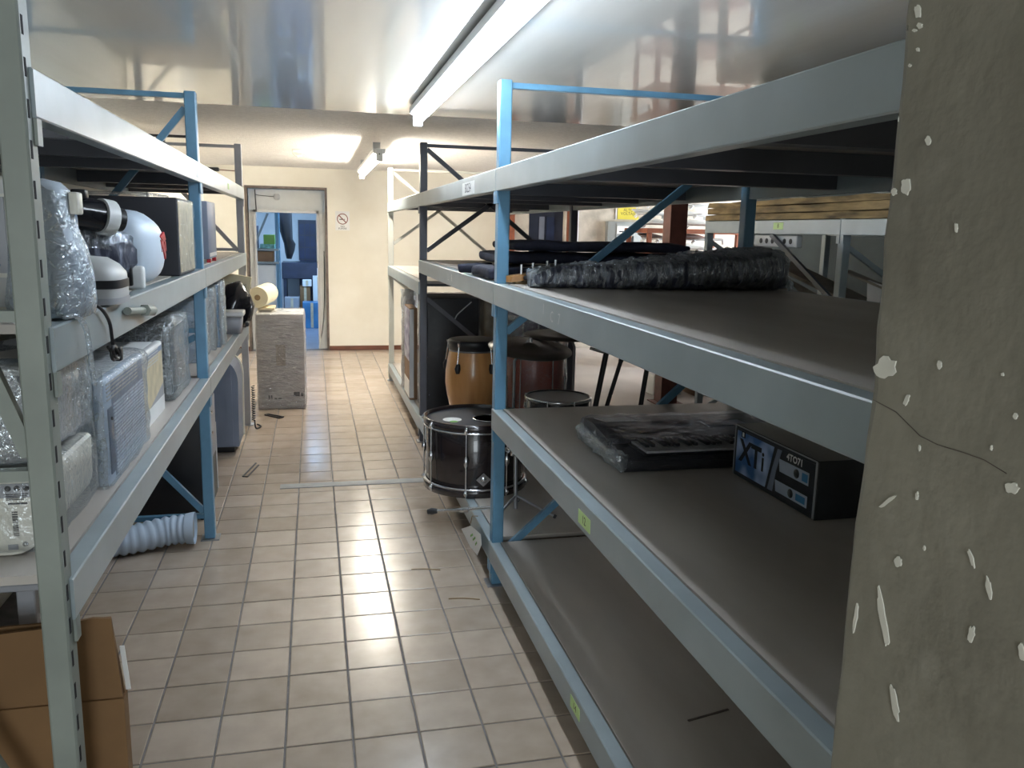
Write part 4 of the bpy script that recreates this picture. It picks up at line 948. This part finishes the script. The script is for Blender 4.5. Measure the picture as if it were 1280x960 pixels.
# red floor tom in film
tc = (1.45, 5.40); t = thing('floor_tom', 'red floor tom drum wrapped in film beside the conga', 'drum', (*tc, ZB))
MB().lathe((*tc, 0), [(0, ZB+.12), (.195, ZB+.12), (.2, .36), (.2, .75), (.195, .76), (0, .76)], 44).build('shell', 'red drum', t)
for z in (ZB+.13, .752): MB().lathe((*tc, 0), [(.2, z-.014), (.212, z-.014), (.212, z+.014), (.2, z+.014)], 44).build('hoop', 'chrome', t)
for k in range(6):
    g = -PI/2+.35+2*PI*k/6; d = Vector((math.cos(g), math.sin(g), 0)); p = Vector((*tc, 0))+d*.214
    MB().tube([(p.x, p.y, ZB+.13), (p.x, p.y, .76)], .005, 8).build('tension_rod', 'chrome', t)
for k in range(3):
    g = -PI/2+.9+2*PI*k/3; d = Vector((math.cos(g), math.sin(g), 0)); p = Vector((*tc, 0))+d*.222
    MB().tube([(p.x, p.y, ZB+.001), (p.x, p.y, .60)], .007, 8).build('leg', 'chrome', t)
sh = MB().lathe((*tc, 0), [(.222, ZB+.12+i*.04) for i in range(14)], 60); sh.wrinkle(.010, 22, 3, (1, 1, .6)); sh.build('plastic_wrap', 'film', t)
# violet wrapped tom behind
vc = (1.50, 5.75); t = thing('wrapped_tom', 'violet blue drum in shiny film standing above the red floor tom', 'drum', (*vc, ZB))
MB().lathe((*vc, 0), [(0, ZB), (.17, ZB), (.17, .98), (0, .985)], 36).build('shell', 'violet', t)
MB().lathe((*vc, 0), [(.17, .93), (.183, .93), (.183, .97), (.17, .97)], 36).build('hoop', 'chrome', t)
for k in range(5):
    g = -PI/2-.5+k*.6; MB().tube([(vc[0]+.18*math.cos(g), vc[1]+.18*math.sin(g), .78), (vc[0]+.18*math.cos(g), vc[1]+.18*math.sin(g), .95)], .007, 8).build('lug', 'chrome', t)
sh = MB().lathe((*vc, 0), [(.19, .6+i*.03) for i in range(14)], 50); sh.wrinkle(.009, 24, 5); sh.build('plastic_wrap', 'film heavy', t)
# cymbals on stands
def cymbal(label, c, r, tilt, tdir, foot, m='cymbal'):
    t = thing('cymbal_stand', label, 'cymbal', (foot[0], foot[1], ZB))
    cm = MB(); cm.M = Matrix.Translation(c) @ Matrix.Rotation(tilt, 4, Vector(tdir))
    cm.lathe((0, 0, 0), [(.006, .030), (.02, .028), (.045, .016), (.055, .010), (r*.6, .004), (r, -.006), (r, -.0075), (r*.6, .0025), (.055, .0085), (.045, .0145), (.02, .0265), (.006, .0285)], 48); cm.build('cymbal', m, t)
    MB().tube([(foot[0], foot[1], ZB+.12), (foot[0], foot[1], c[2]-.09), (c[0], c[1], c[2]+.06)], .009, 10).build('pole', 'dull steel', t)
    MB().tube([(c[0], c[1], c[2]+.034), (c[0], c[1], c[2]+.056)], .012, 10).build('wing_nut', 'chrome', t)
    for k in range(3):
        g = .3+2*PI*k/3; MB().tube([(foot[0], foot[1], ZB+.30), (foot[0]+.19*math.cos(g), foot[1]+.19*math.sin(g), ZB+.008)], .007, 8).build('leg', 'dull steel', t)
cymbal('dark cymbal nearest the blue post, tilted towards the aisle, above the snare', (1.24, 4.72, .875), .25, .16, (1, .25, 0), (1.16, 4.78))
cymbal('dark cymbal behind and above the tilted one, nearly level', (1.55, 5.02, .915), .27, .03, (1, 0, 0), (1.62, 5.05))
# hi-hat stand near the front
t = thing('hi_hat_stand', 'folding steel hi-hat stand with tripod feet behind the blue post', 'stand', (.93, 3.72, ZB))
MB().tube([(.925, 3.72, ZB+.03), (.915, 3.72, .62)], .010, 10).build('pole', 'dull steel', t)
RB(.89, .94, 3.695, 3.745, .50, .545, .006).build('clamp', 'chrome', t); MB().tube([(.885, 3.72, .52), (.86, 3.72, .535)], .009, 8).build('wing_screw', 'chrome', t)
for a, b in (((.925, 3.72, .30), (.80, 3.64, ZB+.010)), ((.925, 3.72, .30), (1.10, 3.62, ZB+.010)), ((.925, 3.72, .30), (.98, 3.90, ZB+.010))):
    l = MB().tube([a, b], .007, 8).build('leg', 'dull steel', t); MB().tube([Vector(b)+(Vector(a)-Vector(b))*.06, Vector(b)], .010, 8).build('rubber_foot', 'black', l)
t = thing('drum_pedal', 'chrome pedal rod with black rubber tip poking out over the bottom beam', 'pedal', (.62, 3.75, .2))
MB().tube([(.80, 3.72, .245), (.66, 3.78, .222), (.555, 3.83, .205)], .0085, 8).build('rod', 'chrome', t); MB().tube([(.56, 3.828, .206), (.535, 3.838, .202), (.515, 3.846, .198)], [.011, .017, .012], 10).build('tip', 'black', t)
MB().tube([(.70, 3.757, .229), (.665, 3.775, .222)], .013, 10).build('sleeve', 'chrome', t)
# keyboard stand / poles at the rack's back
t = thing('keyboard_stand', 'black folding keyboard stand leaning behind the right rack', 'stand', (1.9, 4.95, ZB))
for a, b, r in (((1.814, 4.97, .83), (1.71, 4.97, ZB+.015), .018), ((1.92, 5.0, .735), (1.775, 5.0, ZB+.015), .014), ((2.095, 4.97, .72), (2.01, 4.97, .03), .016)):
    l = MB().tube([a, b], r, 10).build('leg', 'black', t); MB().tube([a, Vector(a)+(Vector(a)-Vector(b)).normalized()*.025], r*1.15, 10).build('end_cap', 'black', l)
MB().tube(smooth([(1.80, 4.97, .80), (1.86, 4.97, .835), (2.0, 4.97, .77), (2.25, 4.97, .65)]), .008, 8).build('cross_bar', 'black', t)
MB().tube([(1.70, 4.97, .83), (1.80, 4.97, .80)], .010, 8).build('arm', 'chrome', t)
MB().tube([(2.01, 4.97, .032), (2.0, 4.97, .0)], .018, 10).build('rubber_foot', 'black', t)
# paper tag hanging from the bottom beam
t = thing('paper_tag', 'white printed paper tag hanging crooked from the bottom beam', 'tag', (.71, 3.75, .1))
mb = MB(); mb.prism([on('x', .704, *p) for p in ((577, 661), (589, 657), (601, 668), (602, 681), (597, 694), (588, 683))], (-.002, 0, 0)); mb.build('paper', 'paper', t)
mb = MB(); 
for a, b in (((588, 670), (591, 668)), ((591, 675), (594, 672)), ((594, 681), (596, 678))):
    p, q = on('x', .7012, *a), on('x', .7012, *b); mb.bar(p, q, .001, .010, (0, 0, 1))
mb.build('print', 'green', t)
MB().tube([(.704, 3.72, .17), (.712, 3.72, .208), (.74, 3.72, .206)], .002, 5).build('string', 'jute', t)

# ================================================================== RIGHT RACK: FAR BAY
ZF = .1835
t = thing('wrapped_speaker', 'large black speaker cabinet in dark film at the start of the far bay', 'speaker', (1.0, 6.35, ZF))
RB(.80, 1.19, 6.06, 6.55, ZF, 1.055, .01).build('cabinet', 'black', t)
shell(.79, 1.20, 6.05, 6.56, ZF, 1.063, 20, .007, 20, 81, .012, (1, 1, 2)).build('plastic_wrap', 'film black', t)
MB().tube(smooth([(1.13, 6.045, 1.03), (1.06, 6.04, .97), (1.02, 6.042, .93), (1.0, 6.045, .88)]), .004, 6).build('strap', 'light grey', t)
t = thing('wrapped_bundle', 'brown quilted bundle in film right of the black wrapped speaker', 'bundle', (1.29, 6.3, ZF))
shell(1.23, 1.43, 6.06, 6.46, ZF, 1.045, 20, .012, 16, 91, .03).build('bundle', 'wrapped brown', t)
MB().tube(smooth([(1.31, 6.04, .85), (1.325, 6.02, .93), (1.36, 6.02, .92), (1.36, 6.04, .7)]), .010, 8).build('handle', 'light grey', t)
t = thing('picture_carton', 'narrow carton printed with a violet picture in the far bay of the right rack', 'carton', (.8, 6.75, ZF))
RB(.735, .80, 6.62, 7.0, ZF, .93, .004, 1).build('carton', 'cardboard dark', t)
B(.7332, .7349, 6.63, 6.99, .50, .92).build('picture', 'picture', t); B(.733, .7349, 6.63, 6.99, .20, .34).build('label', 'paper', t)
B(.735, .77, 6.617, 6.6199, .20, .92).build('end_print', 'light grey', t)
t = thing('wrapped_roll', 'tall grey wrapped roll standing at the end of the far bay', 'roll', (.80, 7.2, ZF))
MB().loft([((.80+.006*math.sin(z*9), 7.2, z), (.065, 0, 0), (0, .065, 0)) for z in [ZF+.045*i for i in range(20)]], 20).wrinkle(.012, 14, 8).floor_at(ZF+.0005).build('roll', 'kraft wrap', t)
MB().loft([((.80, 7.2, z), (.07, 0, 0), (0, .07, 0)) for z in [ZF+.045*i for i in range(20)]], 26).wrinkle(.012, 24, 18).floor_at(ZF+.0005).build('plastic_wrap', 'film heavy', t)
MB().tube(smooth([(.76, 7.12, .98), (.74, 7.10, .93), (.76, 7.08, .86), (.79, 7.10, .85)]), .012, 8).build('tie', 'light grey', t)

# ================================================================== THE HALL BEHIND
ep = thing('electrical_panel', 'grey electrical panel on the concrete hall wall', 'electrical panel', (4.1, YB, 1.3))
RB(3.83, 4.36, YB-.12, YB-.0205, 1.27, 1.71, .01).build('cabinet', 'panel grey', ep)
RB(3.95, 4.22, YB-.13, YB-.1205, 1.30, 1.68, .004, 1).build('door', 'panel grey', ep)
B(3.96, 4.12, YB-.134, YB-.1305, 1.55, 1.65).build('label', 'paper', ep); B(3.99, 4.08, YB-.136, YB-.1345, 1.57, 1.585).build('print', 'ink', ep)
RB(4.17, 4.20, YB-.14, YB-.1305, 1.40, 1.52, .003, 1).build('latch', 'black', ep)
t = thing('warning_sign', 'yellow high voltage warning sign above the electrical panel', 'sign', (4.12, YB, 1.8))
mb = MB().box(4.0, 4.30, YB-.025, YB-.0205, 1.74, 1.90); plus_text(mb, 'ALTO', face_M((4.15, YB-.0258, 1.862), (1, 0, 0), (0, 0, 1)), .055); plus_text(mb, 'VOLTAJE', face_M((4.15, YB-.0258, 1.815), (1, 0, 0), (0, 0, 1)), .055); mb.build('board', ['sign yellow', 'ink'], t)
mb = MB(); mb.tube([(3.97, YB-.03, 1.74), (3.97, YB-.03, ZC)], .009, 8); tag(mb.build('conduit', 'light grey'), 'short bright conduit on the wall left of the yellow warning sign', 'pipe')
# rust coloured shelf with white plastic chairs
su = thing('storage_shelf', 'rust coloured open shelf by the hall wall holding white chairs', 'shelf', (4.3, 9.3, 0))
for x in (3.76, 4.88):
    for y in (9.1, 9.75): RB(x, x+.05, y, y+.05, 0, 1.62, .004, 1).build('post', 'rust shelf', su)
for z in (.30, .85, 1.33, 1.62): RB(3.74, 4.95, 9.08, 9.82, z-.06 if z < 1.6 else z-.055, z, .004, 1).build('shelf_board', 'rust shelf', su)
def chair_seat(label, x, y, z, rz, m='white plastic'):
    """a white moulded chair with its legs folded under, as stacked on the shelf"""
    M = Matrix.Translation((x, y, z)) @ Matrix.Rotation(rz, 4, 'Z')
    t = thing('plastic_chair', label, 'chair', (x, y, z), 'white plastic chairs on the hall shelf')
    a = MB(M); a.loft([((0, yy, zz), (w_, 0, 0), (0, 0, .012)) for yy, zz, w_ in ((-.20, .05, .19), (-.1, .04, .21), (.1, .04, .21), (.2, .055, .19))], 20, 4); a.build('seat', m, t)
    a = MB(M); a.loft([((0, .2+.06*k, .06+.012*k), (.19-.02*k, 0, 0), (0, .012, .012)) for k in range(4)], 16, 3); a.build('backrest', m, t)
    for sx in (-1, 1):
        for yy in (-.17, .15):
            a = MB(M); a.bar((sx*.18, yy, .035), (sx*.20, yy+.03, .001), .03, .03); a.build('leg', m, t)
k = 0
for z0, spots in ((1.6205, [(4.0, 0), (4.0, 1), (4.0, 2), (4.55, 0), (4.55, 1), (4.55, 2)]), (1.3305, [(4.09, 0), (4.09, 1), (4.60, 0), (4.60, 1)])):
    for x, n in spots:
        lv = ('lowest', 'second', 'third')[n]; sh_ = 'top' if z0 > 1.5 else 'lower'; sd = 'left' if x < 4.3 else 'right'
        chair_seat('white plastic chair, %s in the %s stack on the %s hall shelf' % (lv, sd, sh_), x, 9.42, z0+.014+n*.112, .2*((n+k) % 3-1)); k += 1
# slabs on the hall rack
random.seed(21); z = 1.6635
for r_ in range(3):
    for c_ in range(2):
        h = (.046, .050, .040)[r_]; x0 = 2.995+c_*.55+random.uniform(0, .02)
        lab = '%s rough timber slab %s side of the pile on the hall rack' % (('bottom', 'middle', 'top')[r_], ('on the near', 'on the far')[c_])
        mb = MB(); n = 18; vs = []
        for i in range(n+1):
            y = 2.95+3.15*i/n; j = [random.uniform(-.008, .008) for _ in range(4)]
            vs += [(x0+j[0], y, z+.001), (x0+.53, y, z+.001), (x0+.53, y, z+h-.001), (x0+j[1], y, z+h-.001-abs(j[2]))]
        fs = [(i*4+a, i*4+(a+1) % 4, (i+1)*4+(a+1) % 4, (i+1)*4+a) for i in range(n) for a in range(4)]+[(3, 2, 1, 0), (n*4, n*4+1, n*4+2, n*4+3)]
        tag(mb.add(vs, fs).build('timber_slab', 'lumber'), lab, 'timber', 'timber slabs on the hall rack')
    z += h+.0005
for i, (y, lab) in enumerate(((4.95, 'white paper scrap tucked on the timber pile, left one'), (4.1, 'white paper scrap on the timber pile, right one'))):
    tag(MB().prism([(3.06, y, z+.001), (3.16, y, z+.001), (3.18, y+.18, z+.02), (3.06, y+.2, z+.012)], (0, 0, .002)).build('paper_scrap', 'paper'), lab, 'paper')
# stuff on the lower deck of the hall rack
ZH = .8535
for i, (a, b, w_, h_, lab, m) in enumerate((((3.25, 4.46, ZH+.018), (3.25, 5.95, ZH+.018), .34, .03, 'wide grey board lying flat on the lower hall shelf', 'old board'),
        ((3.35, 4.42, ZH+.10), (3.30, 5.7, ZH+.42), .25, .025, 'long weathered board sloping up on the hall rack', 'old board'),
        ((3.62, 4.46, ZH+.16), (3.55, 5.9, ZH+.50), .22, .025, 'second weathered board propped higher behind the sloping one', 'old board'),
        ((3.84, 4.45, ZH+.05), (3.84, 5.95, ZH+.05), .3, .08, 'dark beam lying at the back of the lower hall shelf', 'rust column'))):
    tag(MB().bar(a, b, w_, h_).build('loose_board', m), lab, 'board', 'loose boards on the hall rack')
t = thing('power_strip', 'grey power strip with a row of black sockets hung under the hall rack beam', 'power strip', (3.06, 5.2, 1.5))
RB(3.045, 3.085, 4.88, 5.42, 1.485, 1.562, .005, 1).build('housing', 'light grey', t)
for k in range(6): MB().tube([(3.046, 4.95+k*.075, 1.523), (3.0425, 4.95+k*.075, 1.523)], .018, 12).build('socket', 'black', t)
t = thing('white_bracket', 'pale metal bracket standing on the lower hall shelf near the rack post', 'bracket', (3.1, 4.22, ZH))
MB().prism([(3.08, 4.18, 1.32), (3.08, 4.05, 1.30), (3.08, 4.06, ZH+.041), (3.08, 4.12, ZH+.041), (3.08, 4.16, 1.15)], (.012, 0, 0)).build('plate', 'light grey', t)
MB().bar((3.09, 4.40, 1.36), (3.12, 3.75, 1.22), .06, .012).build('arm', 'old board', t)
# boxes and bits on the hall floor
t = thing('white_crate', 'small white box on the hall floor behind the dark red column', 'box', (3.4, 7.5, 0))
RB(3.20, 3.50, 7.42, 7.62, 0, .20, .008).build('body', 'white plastic', t); MB().prism([(3.20, 7.40, .20), (3.50, 7.40, .20), (3.50, 7.30, .30), (3.20, 7.30, .30)], (0, .006, 0)).build('lid', 'white plastic', t)
t = thing('wooden_skid', 'low brown wooden skid on the hall floor right of the white box', 'skid', (3.75, 7.5, 0))
for k in range(3): RB(3.56, 3.95, 7.35+k*.13, 7.45+k*.13, .06, .085, .003, 1).build('plank', 'cardboard dark', t)
for x in (3.6, 3.88): RB(x, x+.05, 7.35, 7.71, 0, .0595, .003, 1).build('runner', 'cardboard dark', t)

# ================================================================== STOREROOM THROUGH THE DOORWAY
t = thing('storeroom_shelf', 'grey steel shelf in the blue lit storeroom, left of the doorway view', 'shelf', (-.95, 12.3, 0))
for x in (-1.35, -.51):
    for y in (12.1, 12.55): RB(x, x+.045, y, y+.045, 0, 2.1, .004, 1).build('post', 'rack blue', t)
for z in (1.06, 1.24, 1.95): RB(-1.34, -.47, 12.09, 12.6, z-.03, z, .003, 1).build('shelf_board', 'rack grey', t)
MB().bar((-.80, 12.085, 1.26), (-.60, 12.085, 1.72), .03, .015, (0, 1, 0)).build('brace', 'rack grey', t)
tag(RB(-.67, -.52, 12.15, 12.4, 1.2405+.06, 1.2405+.19, .005).build('green_box', 'green'), 'bright green box on the storeroom shelf', 'box')
tag(RB(-.72, -.52, 12.15, 12.45, 1.2405, 1.2995, .005).build('teal_box', 'teal print'), 'teal box beneath the green box in the storeroom', 'box')
tag(RB(-1.15, -.75, 12.15, 12.5, 1.2405, 1.55, .005).build('dark_carton', 'door dark'), 'dark carton at the left of the storeroom shelf', 'box')
tag(RB(-1.2, -.54, 12.15, 12.5, 1.0605, 1.20, .005).build('brown_tray', 'cardboard dark'), 'long brown tray on the lower storeroom shelf', 'tray')
t = thing('white_cabinet', 'pale blue white cabinet under the storeroom shelf', 'cabinet', (-.9, 12.3, 0))
RB(-1.30, -.515, 12.15, 12.5, 0, 1.02, .008).build('body', 'white plastic', t); B(-.91, -.905, 12.146, 12.1498, .02, 1.0).build('door_gap', 'grey plastic', t)
RB(-.89, -.88, 12.13, 12.1495, .5, .6, .002, 1).build('handle', 'dull steel', t)
t = thing('hanging_garment', 'black garment hanging from the storeroom shelf post', 'garment', (-.40, 12.7, 1.2))
MB().loft([((-.40+dx, 12.75, z), (rx, 0, 0), (0, .05, 0)) for z, rx, dx in ((1.98, .02, 0), (1.90, .10, 0), (1.7, .115, 0), (1.5, .10, .01), (1.38, .07, .03), (1.30, .085, .06), (1.18, .07, .06), (1.08, .035, .05))], 18).wrinkle(.03, 9, 2).build('cloth', 'black', t)
MB().tube(smooth([(-.40, 12.75, 1.98), (-.40, 12.74, 2.03), (-.44, 12.68, 2.04), (-.475, 12.598, 1.99)], 4), .004, 6).build('hook', 'dull steel', t)
t = thing('storeroom_table', 'dark table with drawers in the storeroom below the dark door', 'table', (-.15, 14.1, 0))
RB(-.50, .45, 13.9, 14.5, .72, .98, .006, 1).build('top', 'door dark', t)
for x in (-.48, .40):
    for y in (13.92, 14.44): RB(x, x+.05, y, y+.05, 0, .7195, .003, 1).build('leg', 'door dark', t)
k = 0
for x0, x1, y0, y1, z0, z1, m, lab in ((-.45, -.20, 13.3, 13.6, 0, .30, 'cardboard dark', 'brown carton on the storeroom floor, leftmost of the low boxes'), (-.45, -.23, 13.32, 13.6, .301, .46, 'grey plastic', 'grey box on top of the leftmost storeroom carton'),
        (-.22, -.06, 13.62, 13.82, 0, .62, 'cardboard', 'tall tan carton in the middle of the storeroom boxes'), (-.18, -.04, 13.60, 13.80, .621, .72, 'paper', 'white folded shirt box on the tall tan carton'),
        (-.02, .16, 13.62, 13.84, 0, .78, 'white plastic', 'tall white box beside the storeroom jamb'), (.05, .2, 13.64, 13.84, .781, .90, 'blue white', 'pale box on top of the tall white storeroom box'),
        (-.18, .10, 13.20, 13.50, 0, .40, 'blue print', 'blue crate in front of the white storeroom box'), (-.44, -.24, 13.1, 13.28, 0, .22, 'blue white', 'small pale carton at the front of the storeroom boxes')):
    t = thing('storage_box', lab, 'box', ((x0+x1)/2, (y0+y1)/2, z0), 'boxes in the storeroom')
    RB(x0, x1, y0, y1, z0, z1, .004, 1).build('carton', m, t); B((x0+x1)/2-.02, (x0+x1)/2+.02, y0-.0015, y0-.0002, z0+.01, z1-.005).build('tape', 'beige', t)
